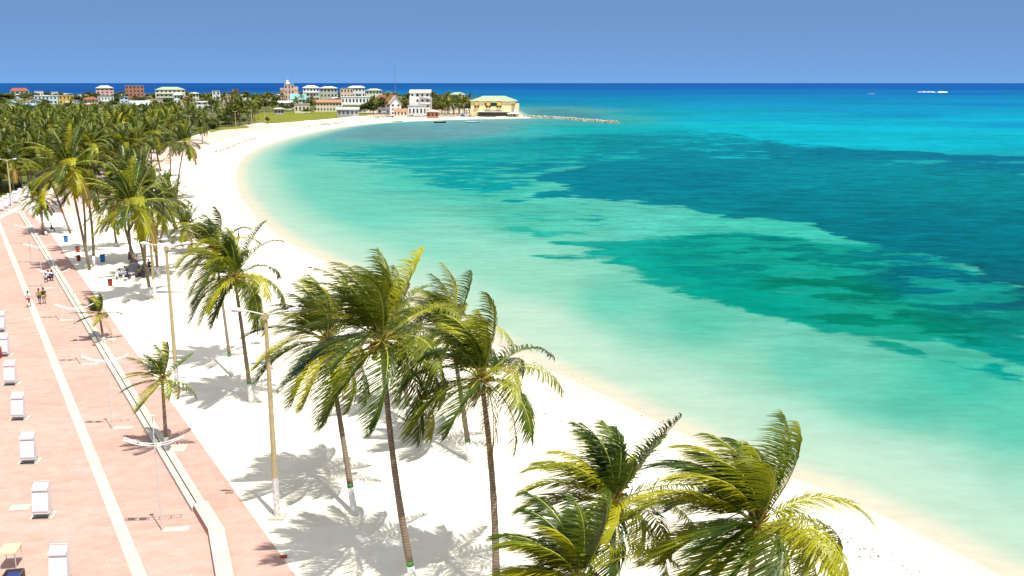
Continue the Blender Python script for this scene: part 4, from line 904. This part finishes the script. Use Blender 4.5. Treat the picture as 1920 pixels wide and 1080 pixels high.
# ------------------------------------------------------------------ street furniture
def tall_lamp(px, py, top, label):
    b = Vector((*W(px, py), 0)); h = atY(top[0], top[1], b.y).z
    r = empty('street_lamp', b, label=label, cat='street lamp', group='tall double arm lamps on the sand')
    MB().box((0, 0, .06), (.9, .9, .12)).build('footing', M['pad'], r)
    MB().tube([(0, 0, .1), (0, 0, 2.4)], [.19, .175], 8).build('painted_base', WPAINT, r)
    MB().tube([(0, 0, 2.4), (0, 0, h)], [.17, .10], 8).build('pole', M['conc'], r)
    MB().box((0, 0, h-.15), (.3, .3, .3)).build('bracket', M['conc'], r)
    for s in (-1, 1):
        a = MB().tube([(s*.1, 0, h-.05), (s*.8, 0, h+.12), (s*1.25, 0, h+.18)], .035, 6).build('arm', M['steel'], r)
        mb = MB(); v0 = len(mb.v)
        mb.tube([(s*1.2, 0, h+.17), (s*1.35, 0, h+.2), (s*1.7, 0, h+.25), (s*1.95, 0, h+.27)], [.05, .11, .13, .05], 8)
        hd = mb.build('lamp_head', M['white'], r, smooth=True)
        MB().box((s*1.62, 0, h+.12), (.42, .16, .04)).build('lamp_lens', M['lens'], hd)
    return b
LA = tall_lamp(520, 970, (503, 588), 'tall double armed street lamp nearest the camera, between palm shadows')
LB = tall_lamp(333, 733, (314, 462), 'second tall double armed lamp, behind the young promenade palm')
tall_lamp(291, 562, (271, 452), 'shorter double arm lamp behind the palm trunks by the tables')
tall_lamp(23, 388, (19, 300), 'slim pale lamp post beside the far row of white boards')
for i, (px, py) in enumerate([(443, 247), (497, 234), (473, 243), (268, 300), (358, 262)]):
    b = Vector((*W(px, py), 0)); r = empty('street_lamp', b, label='far thin lamp post beside the promenade round the bay', cat='street lamp', group='far lamp posts around the bay')
    MB().tube([(0, 0, 0), (0, 0, 10)], [.16, .1], 6).build('pole', M['conc'], r)
    MB().tube([(-1.3, 0, 10.2), (0, 0, 9.9), (1.3, 0, 10.2)], .07, 5).build('arm', M['steel'], r)
# slim poles carrying a bowed ladder shaped light rail
s1, o1_ = PRpx(307, 995); s2, o2_ = PRpx(208, 805); stp = s2-s1; print('lamp spacing', stp, o1_, o2_, PRpx(150, 683), PRpx(108, 597))
ang = -math.atan2(dirv.x, dirv.y)
for k in range(7):
    p = PR(s1+k*stp*1.0, (o1_+o2_)/2)
    r = empty('curved_lamp', (p.x, p.y, .03), R(8), label=('nearest' if k == 0 else ords[k])+' slim lamp pole with a bowed ladder shaped rail along the promenade', cat='lamp', group='bowed rail lamps along the promenade')
    MB().box((.75, .05, .012), (1.35, .55, .03)).build('ground_plate', M['pad'], r)
    MB().tube([(0, 0, 0), (0, 0, 3.4), (0, 0, 6.6)], [.042, .036, .025], 8).build('pole', M['steel'], r)
    MB().box((0, 0, 6.62), (.22, .22, .08)).build('pole_cap', M['steel'], r)
    arc = lambda x, dy: (x*.86, dy, 5.0+.38*((x/1.7)**2))
    for dy in (-.17, .17): MB().tube([arc(-1.75+.25*i, dy) for i in range(15)], .022, 5).build('rail', M['white'], r)
    for x in (-1.75, -1.1, -.35, .35, 1.1, 1.75): MB().box(arc(x, 0), (.05, .34, .04)).build('rung', M['white'], r)
    for x in (-1.40, -.70): MB().box(arc(x, 0), (.42, .30, .05)).build('light_panel', M['steel'], r)
# white upright boards
def board(px, py, label, grp, s=1.0, rz=ang):
    b = W(px, py); r = empty('display_board', (b[0], b[1], .04), rz*.3+R(-4), label=label, cat='display board', group=grp)
    MB().box((0, .15, .012), (1.25*s, 1.0*s, .03)).build('ground_plate', M['pad'], r)
    w_ = .84*s; h_ = 1.95*s
    v = [(-w_/2, -.12, .18), (w_/2, -.12, .18), (-w_/2, -.26, .30), (w_/2, -.26, .30), (-w_/2, .02, h_*.86), (w_/2, .02, h_*.86), (-w_/2*.95, .30, h_), (w_/2*.95, .30, h_),
         (-w_/2, .25, .18), (w_/2, .25, .18)]
    link('panel', mesh('panel', v, [(0, 1, 3, 2), (2, 3, 5, 4), (4, 5, 7, 6), (6, 7, 9, 8), (8, 9, 1, 0), (0, 2, 4, 6, 8), (1, 9, 7, 5, 3)], M['cloth']), r)
    for sx in (-1, 1):
        MB().tube([(sx*(w_/2+.025), -.30, .03), (sx*(w_/2+.025), -.30, .10), (sx*(w_/2+.025), .33, .12), (sx*(w_/2+.025), .36, h_+.05)], .024, 5).build('frame_post', M['steel'], r)
    MB().tube([(-w_/2-.02, .36, h_+.05), (w_/2+.02, .36, h_+.05)], .02, 5).build('top_bar', M['steel'], r)
    MB().box((0, -.30, .07), (w_+.05, .05, .08)).build('front_bar', M['dark'], r)
    MB().box((0, -.02, h_*.85), (w_*1.03, .05, .16), 0, -.25).build('fabric_hood', M['hood'], r)
    MB().box((0, -.262, .42), (w_*.99, .02, .10), 0, .14).build('hem', M['hood'], r)
bl = ['last white board before the frame edge, cut at the left', 'white board beside the red box', 'white board fourth up the promenade row', 'white board third up the promenade row', 'white board second up the promenade row', 'white board beside the pale floor slab', 'nearest white board, cut by the bottom edge']
for (px, py), lb in zip([(2, 622), (8, 668), (21, 722), (36, 787), (55, 868), (80, 970), (114, 1098)], bl): board(px, py, lb, 'white boards along the promenade', 1.0)
for i, (px, py) in enumerate([(2, 396), (11, 391), (20, 386), (30, 381), (40, 376), (49, 371)]): board(px, py, ords[i]+' white board from the left in the far row', 'white boards in the far row', 1.25)
def slab(px, py, w_, d_, z_=.04, rz=R(8), lb='pale slab', h=.02, m=None, name='floor_slab', cat='slab'):
    b = W(px, py); r = MB().box((0, 0, h/2), (w_, d_, h)).build(name, m or M['pad'], None, (b[0], b[1], z_), rz); tag(r, label=lb, cat=cat); return r
slab(38, 953, 1.1, .75, lb='small pale slab set in the pink paving left of a white board')
slab(325, 842, 1.7, 1.3, lb='pale square planter pad around the young palm nearest the curved lamp', name='planter_pad', cat='planter pad')
slab(200, 638, 1.7, 1.3, lb='pale square planter pad around the small narrow palm', name='planter_pad', cat='planter pad')
slab(430, 925, .5, .22, lb='dark drain cover near the edge of the promenade', m=M['wood'], name='drain_cover', cat='drain')
slab(532, 1045, .35, .3, lb='small reddish cover at the promenade edge near the bottom', m=M['red'], name='drain_cover', cat='drain')
slab(487, 681, 1.5, .5, .002, R(12), 'blue beach mat lying on the sand', .03, M['blue'], 'beach_mat', 'mat')
# stall corner at the bottom left
def table(loc, w_, d_, h_, m, label, name='table', cat='table', rz=0, legm='steel', group=None):
    r = empty(name, loc, rz, label=label, cat=cat, group=group)
    MB().box((0, 0, h_-.03), (w_, d_, .06)).build('table_top', m, r)
    for sx in (-1, 1):
        for sy in (-1, 1): MB().tube([(sx*w_*.44, sy*d_*.42, 0), (sx*w_*.44, sy*d_*.42, h_-.06)], .025, 5).build('leg', M[legm], r)
    return r
table((*W(22, 1062), .04), .85, 1.1, .95, M['yellow'], 'pale yellow topped stall table at the bottom left edge', rz=R(10))
bx = empty('crate', (*W(27, 1100), .04), R(10), label='dark box with blue contents in front of the pale yellow table', cat='crate')
mb = MB(); mb.box((0, -.4, .35), (.8, .05, .7)).box((0, .4, .35), (.8, .05, .7)).box((-.4, 0, .35), (.05, .75, .7)).box((.4, 0, .35), (.05, .75, .7)).box((0, 0, .03), (.75, .75, .05)); mb.build('box', M['joint'], bx)
MB().box((0, 0, .5), (.6, .6, .2)).build('contents', M['navy'], bx)
rb = empty('cool_box', (*W(0, 672), .04), R(10), label='red box standing at the left edge beside a white board', cat='box')
MB().box((-.25, 0, .45), (.7, .6, .9)).build('body', M['red'], rb); MB().box((-.25, 0, .95), (.75, .65, .1)).build('lid', M['orange'], rb)
bo = empty('booth', (*W(107, 398), .04), R(10), label='grey vending booth with red front beside the promenade trees', cat='booth')
MB().box((0, 0, 1.1), (1.3, 1.0, 2.2)).build('body', M['grey'], bo); MB().box((.72, -.2, .7), (.12, .8, 1.3)).build('counter', M['orange'], bo); MB().box((0, 0, 2.25), (1.5, 1.2, .12)).build('roof', M['steel'], bo)
def bin_(px, py, m, label, s=1.0):
    r = empty('litter_bin', (*W(px, py), 0), label=label, cat='bin', group='coloured bins on the sand')
    MB().tube([(0, 0, 0), (0, 0, .9*s)], [.27*s, .34*s], 10).build('bin_body', M[m], r); MB().tube([(0, 0, .9*s), (0, 0, .97*s)], [.36*s, .33*s], 10).build('rim', M['dark'], r)
bin_(207, 536, 'red', 'red bin nearest the tables, left of them', .85); bin_(148, 489, 'red', 'lower red bin of the two near the leaning palm', .8); bin_(146, 473, 'red', 'upper red bin of the two near the leaning palm', .9)
bin_(124, 454, 'blue', 'small blue bin at the paving edge'); bin_(193, 491, 'blue', 'larger blue barrel on the sand', 1.05)
lf = empty('lifeguard_frame', (*W(483, 646), 0), R(8), label='white open tubular lookout frame on the sand', cat='frame')
mb = MB()
for sx in (-.35, .35):
    for sy in (-.3, .3): MB().tube([(sx, sy, 0), (sx*.85, sy*.85, 2.3)], .03, 5).build('leg', M['white'], lf)
for z_ in (.9, 1.6, 2.3): MB().box((0, 0, z_), (.7, .6, .05)).build('crossbar', M['white'], lf)

# ------------------------------------------------------------------ people
SK = [mat('skin', (.16, .08, .045), .6), mat('skin_light', (.34, .19, .12), .6)]
CL = {k: mat('cloth_'+k, v, .9) for k, v in dict(white=(.7, .7, .7), red=(.5, .06, .05), navy=(.03, .04, .12), black=(.02, .02, .02), olive=(.35, .30, .08), blue=(.1, .25, .55), pink=(.65, .3, .35)).items()}
def skin_mesh(name, J, E, rad, m):
    me = bpy.data.meshes.new(name); ks = list(J); me.from_pydata([J[k] for k in ks], [(ks.index(a), ks.index(b)) for a, b in E], [])
    o = bpy.data.objects.new('tmp', me); col.objects.link(o); md = o.modifiers.new('s', 'SKIN'); md.use_smooth_shade = True
    for i, k in enumerate(ks):
        r_ = rad[k]; me.skin_vertices[0].data[i].radius = (r_, r_*.8) if k in ('chest', 'belly', 'pelvis') else (r_, r_)
    me.skin_vertices[0].data[0].use_root = True
    s2_ = o.modifiers.new('u', 'SUBSURF'); s2_.levels = 1; s2_.render_levels = 1
    dg = bpy.context.evaluated_depsgraph_get(); r = bpy.data.meshes.new_from_object(o.evaluated_get(dg)); r.name = name
    bpy.data.objects.remove(o); r.materials.clear(); r.materials.append(m); return r
def pose(kind):
    J = dict(pelvis=(0, 0, .95), belly=(0, 0, 1.12), chest=(0, 0, 1.35), neck=(0, 0, 1.50), head=(0, -.02, 1.60), crown=(0, 0, 1.74))
    for s, n in ((-1, 'l'), (1, 'r')):
        J['hip'+n] = (s*.10, 0, .90); J['sh'+n] = (s*.19, 0, 1.42)
        if kind == 'stand': J['kn'+n] = (s*.11, -.02, .50); J['an'+n] = (s*.12, .02, .08); J['to'+n] = (s*.14, -.15, .04); J['el'+n] = (s*.25, .03, 1.13); J['wr'+n] = (s*.27, -.06, .88); J['ha'+n] = (s*.27, -.09, .78)
        if kind == 'walk': J['kn'+n] = (s*.10, -.16*s-.05, .50); J['an'+n] = (s*.10, -.30*s+.10, .10); J['to'+n] = (s*.11, -.30*s-.07, .04); J['el'+n] = (s*.25, .14*s, 1.14); J['wr'+n] = (s*.26, .22*s-.1, .92); J['ha'+n] = (s*.26, .24*s-.14, .83)
        if kind == 'sit': J['kn'+n] = (s*.15, -.42, .90); J['an'+n] = (s*.15, -.44, .45); J['to'+n] = (s*.15, -.60, .41); J['el'+n] = (s*.25, -.08, 1.15); J['wr'+n] = (s*.16, -.30, 1.02); J['ha'+n] = (s*.13, -.38, 1.0)
    if kind == 'sit': J = {k: (v[0], v[1], v[2]-.40) for k, v in J.items()}
    E = [('pelvis', 'belly'), ('belly', 'chest'), ('chest', 'neck'), ('neck', 'head'), ('head', 'crown')]
    for n in 'lr': E += [('pelvis', 'hip'+n), ('hip'+n, 'kn'+n), ('kn'+n, 'an'+n), ('an'+n, 'to'+n), ('chest', 'sh'+n), ('sh'+n, 'el'+n), ('el'+n, 'wr'+n), ('wr'+n, 'ha'+n)]
    rad = dict(pelvis=.13, belly=.12, chest=.15, neck=.055, head=.10, crown=.07, hip=.09, kn=.055, an=.04, to=.035, sh=.065, el=.04, wr=.03, ha=.035)
    rd = {k: rad.get(k, rad.get(k[:-1])) for k in J}
    return J, E, rd
PC = {}
def person(loc, rz, kind, shirt, pants, label, sk=0, grp=None, s=1.0):
    if kind not in PC:
        J, E, rd = pose(kind)
        body = [skin_mesh('person_body', J, E, rd, SK[i]) for i in (0, 1)]
        ks = ['pelvis', 'belly', 'chest', 'shl', 'shr', 'ell', 'elr']; es = [e for e in E if e[0] in ks and e[1] in ks]
        J2 = {k: J[k] for k in ks}; 
        for n in 'lr': J2['el'+n] = tuple(Vector(J['sh'+n]).lerp(Vector(J['el'+n]), .7))
        sm = skin_mesh('shirt', J2, es, {k: rd[k]*1.12+.012 for k in ks}, CL['white'])
        ks = ['pelvis', 'hipl', 'hipr', 'knl', 'knr']; es = [e for e in E if e[0] in ks and e[1] in ks]; J2 = {k: J[k] for k in ks}
        for n in 'lr': J2['kn'+n] = tuple(Vector(J['hip'+n]).lerp(Vector(J['kn'+n]), .85))
        tm = skin_mesh('shorts', J2, es, {k: rd[k]*1.1+.02 for k in ks}, CL['navy'])
        hd = Vector(J['crown']); mb = MB().tube([hd+Vector((0, .03, -.13)), hd+Vector((0, .03, -.08)), hd+Vector((0, .02, .0)), hd+Vector((0, .02, .06)), hd+Vector((0, .02, .085))], [.085, .108, .105, .07, .02], 8)
        PC[kind] = (body, sm, tm, mesh('hair', mb.v, mb.f, CL['black'], True))
    body, sm, tm, hm = PC[kind]
    r = link('person', body[sk], None, loc, rz); tag(r, label=label, cat='person', group=grp); r.scale = (s, s, s)
    def part(n, me, m):
        o = link(n, me, r); o.material_slots[0].link = 'OBJECT'; o.material_slots[0].material = m
    part('shirt', sm, CL[shirt]); part('shorts', tm, CL[pants]); link('hair', hm, r); return r
def Wz(px, py, z_=.035): return (*W(px, py), z_)
person(Wz(55, 576), R(150), 'walk', 'white', 'red', 'person walking in white shirt and red shorts on the white line', 1)
person(Wz(75, 571), R(20), 'walk', 'olive', 'navy', 'person in yellowish top walking, left one of the pair', 0)
person(Wz(83.5, 570), R(10), 'stand', 'black', 'olive', 'person in dark top standing, right one of the pair', 0)
for (x, y, s_, lb) in [(87, 530, 'white', 'person in white crouching left of the three on the kerb'), (92, 527, 'white', 'person in white seated in the middle of the kerb trio'), (98, 527, 'navy', 'person in navy seated at the right of the kerb trio')]:
    person(Wz(x, y, .0), R(random.uniform(120, 240)), 'sit', s_, 'navy', lb, 0, 'people seated on the kerb')
person(Wz(97, 434, 0), R(100), 'sit', 'black', 'navy', 'person in black sitting at the foot of a promenade palm', 0)
person(Wz(448, 455, 0), R(-60), 'stand', 'navy', 'navy', 'lone dark figure standing near the water above the yellow palm', 0)
person(Wz(310, 441, 0), R(40), 'walk', 'black', 'red', 'person behind the palm leaves beside the second tall lamp', 0)
person(Wz(503, 690, 0), R(40), 'sit', 'navy', 'black', 'person in dark clothes sitting beside the blue mat', 0)
person(Wz(938, 697, 0), R(80), 'sit', 'navy', 'black', 'person in dark top sitting near the water right of the dry palm', 0)
person(Wz(955, 708, 0), R(60), 'sit', 'pink', 'red', 'person in pink reclining near the water right of the dry palm', 1)
table(Wz(318, 306, 0), 2.2, 1.5, .9, M['orange'], 'low pink and red stand on the far beach beside the lone palm', name='beach_stand', cat='stand')
# picnic group
def chair(px, py, rz, label):
    r = empty('plastic_chair', Wz(px, py, 0), rz, label=label, cat='chair', group='white plastic chairs around the tables')
    MB().box((0, 0, .42), (.45, .45, .05)).build('seat', M['white'], r); MB().box((0, .23, .66), (.45, .05, .45)).build('backrest', M['white'], r)
    for sx in (-.2, .2):
        for sy in (-.2, .2): MB().box((sx, sy, .2), (.05, .05, .4)).build('leg', M['white'], r)
tb = 'white plastic table in the shade of the grove, '
table(Wz(230, 520, 0), 1.1, 1.1, .75, M['white'], tb+'left one'); table(Wz(244, 523, 0), 1.0, 1.0, .75, M['white'], tb+'middle one'); table(Wz(288, 512, 0), 1.0, 1.0, .75, M['white'], tb+'right one under the slanting trunk')
for i, (x, y) in enumerate([(224, 516), (236, 528), (249, 530), (222, 524), (240, 512), (282, 510), (295, 514), (243, 518), (252, 516)]): chair(x, y, random.uniform(0, 6), 'white plastic chair among the shaded tables')
for i, (x, y, c_) in enumerate([(226, 524, 'white'), (235, 519, 'white'), (240, 526, 'navy'), (262, 520, 'olive'), (270, 521, 'black'), (272, 515, 'navy'), (281, 512, 'black'), (288, 509, 'white'), (243, 492, 'black'), (252, 493, 'black'), (257, 497, 'pink')]):
    person(Wz(x, y, .02), random.uniform(0, 6), 'sit' if i not in (5, 6) else 'stand', c_, 'navy', 'person in %s top in the shaded group of tables' % {'white': 'white', 'navy': 'navy', 'olive': 'yellowish', 'black': 'black', 'pink': 'pink'}[c_], i % 2, 'people around the shaded tables')
def lump(loc, s, m, label, name, cat):
    bm = bmesh.new(); bmesh.ops.create_icosphere(bm, subdivisions=3, radius=1)
    for v in bm.verts: v.co = Vector((v.co.x*s[0], v.co.y*s[1], v.co.z*s[2]))*(1+.15*math.sin(v.co.x*7+v.co.y*5)*math.cos(v.co.z*6))
    me = bpy.data.meshes.new(name); bm.to_mesh(me); bm.free(); me.materials.append(m); o = link(name, me, None, loc); tag(o, label=label, cat=cat)
lump((*W(255, 517), .7), (1.3, .9, .9), M['grey'], 'grey rounded covered heap between the tables and the palm trunks', 'covered_heap', 'heap')
lump((*W(241, 507), .3), (.5, .4, .35), M['grey'], 'small grey bundle on the sand behind the covered heap', 'bundle', 'bundle')

# ------------------------------------------------------------------ boats
def boat(px, py, L, wd, hull, label, cabin=None, rz=0, mastt=None, z_=None):
    b = W(px, py); r = empty('boat', (b[0], b[1], WZ if z_ is None else z_), rz, label=label, cat='boat', group='small boats at the far shore')
    V = []; F_ = []; st_ = 8
    for i in range(st_+1):
        t = i/st_; x = (t-.5)*L; w_ = wd/2*(1-(abs(t-.4)/.6)**2.5*(.95 if t > .4 else .35)); w_ = max(w_, .05); sh = .25*(t-.35)**2*4
        V += [(x, -w_, .7+sh), (x, -w_*.7, .05), (x, 0, -.15), (x, w_*.7, .05), (x, w_, .7+sh)]
    for i in range(st_):
        for j in range(4): a = i*5+j; F_.append((a, a+5, a+6, a+1))
    F_.append((0, 1, 2, 3, 4)); a = st_*5; F_.append((a+4, a+3, a+2, a+1, a))
    link('hull', mesh('hull', V, F_, hull, True), r)
    MB().box((-.05*L, 0, .40), (L*.75, wd*.7, .08)).build('deck', M['wood'], r)
    for x in (-.25, .05): MB().box((x*L, 0, .62), (.35, wd*.85, .06)).build('thwart', M['wood'], r)
    if cabin: MB().box((-.1*L, 0, 1.2), (L*.3, wd*.6, 1.1)).box((-.1*L, 0, 1.85), (L*.38, wd*.8, .12)).build('cabin', cabin, r)
    if mastt: MB().tube([(0, 0, .5), (0, 0, mastt)], .09, 5).build('mast', M['white'], r)
boat(825, 229, 7.5, 2, M['dark'], 'dark rowing boat afloat off the shacks')
boat(888, 228.5, 11, 3, M['white'], 'white boat afloat in front of the yellow hotel', None, .1)
boat(878, 219, 10, 3.2, M['blue'], 'blue and white boat drawn up below the shore palms', M['white'], .1, None)
boat(870, 218, 9, 3, M['white'], 'white masted boat beside the blue boat on the shore', M['blue'], .2, 9)
boat(735, 219.5, 11, 2.4, M['dark'], 'long dark boat beached at the left end of the shacks', None, -.25, z_=.1)
boat(908, 219, 7, 2.2, M['dark'], 'small dark boat at the water edge left of the hotel')
boat(920, 219.5, 7, 2.2, M['wood'], 'brown boat right of the small dark boat below the hotel')
for px, py, rz_, m_, lb in [(768, 218.5, .4, 'wood', 'brown boat pulled up below the white canopy'), (782, 219, -.3, 'white', 'white boat pulled up below the orange canopy'), (805, 218.5, .2, 'red', 'red boat pulled up beside the beach bar'), (752, 218, .7, 'blue', 'blue boat pulled up near the grey canopy'), (848, 218.5, -.5, 'white', 'white boat pulled up under the shore palms'), (898, 217, .3, 'wood', 'brown boat on the sand left of the hotel terrace')]:
    boat(px, py, 6.5, 2, M[m_], lb, None, rz_, z_=.1)
boat(745, 227, 7, 2, M['white'], 'small white boat in the shallows off the beach')
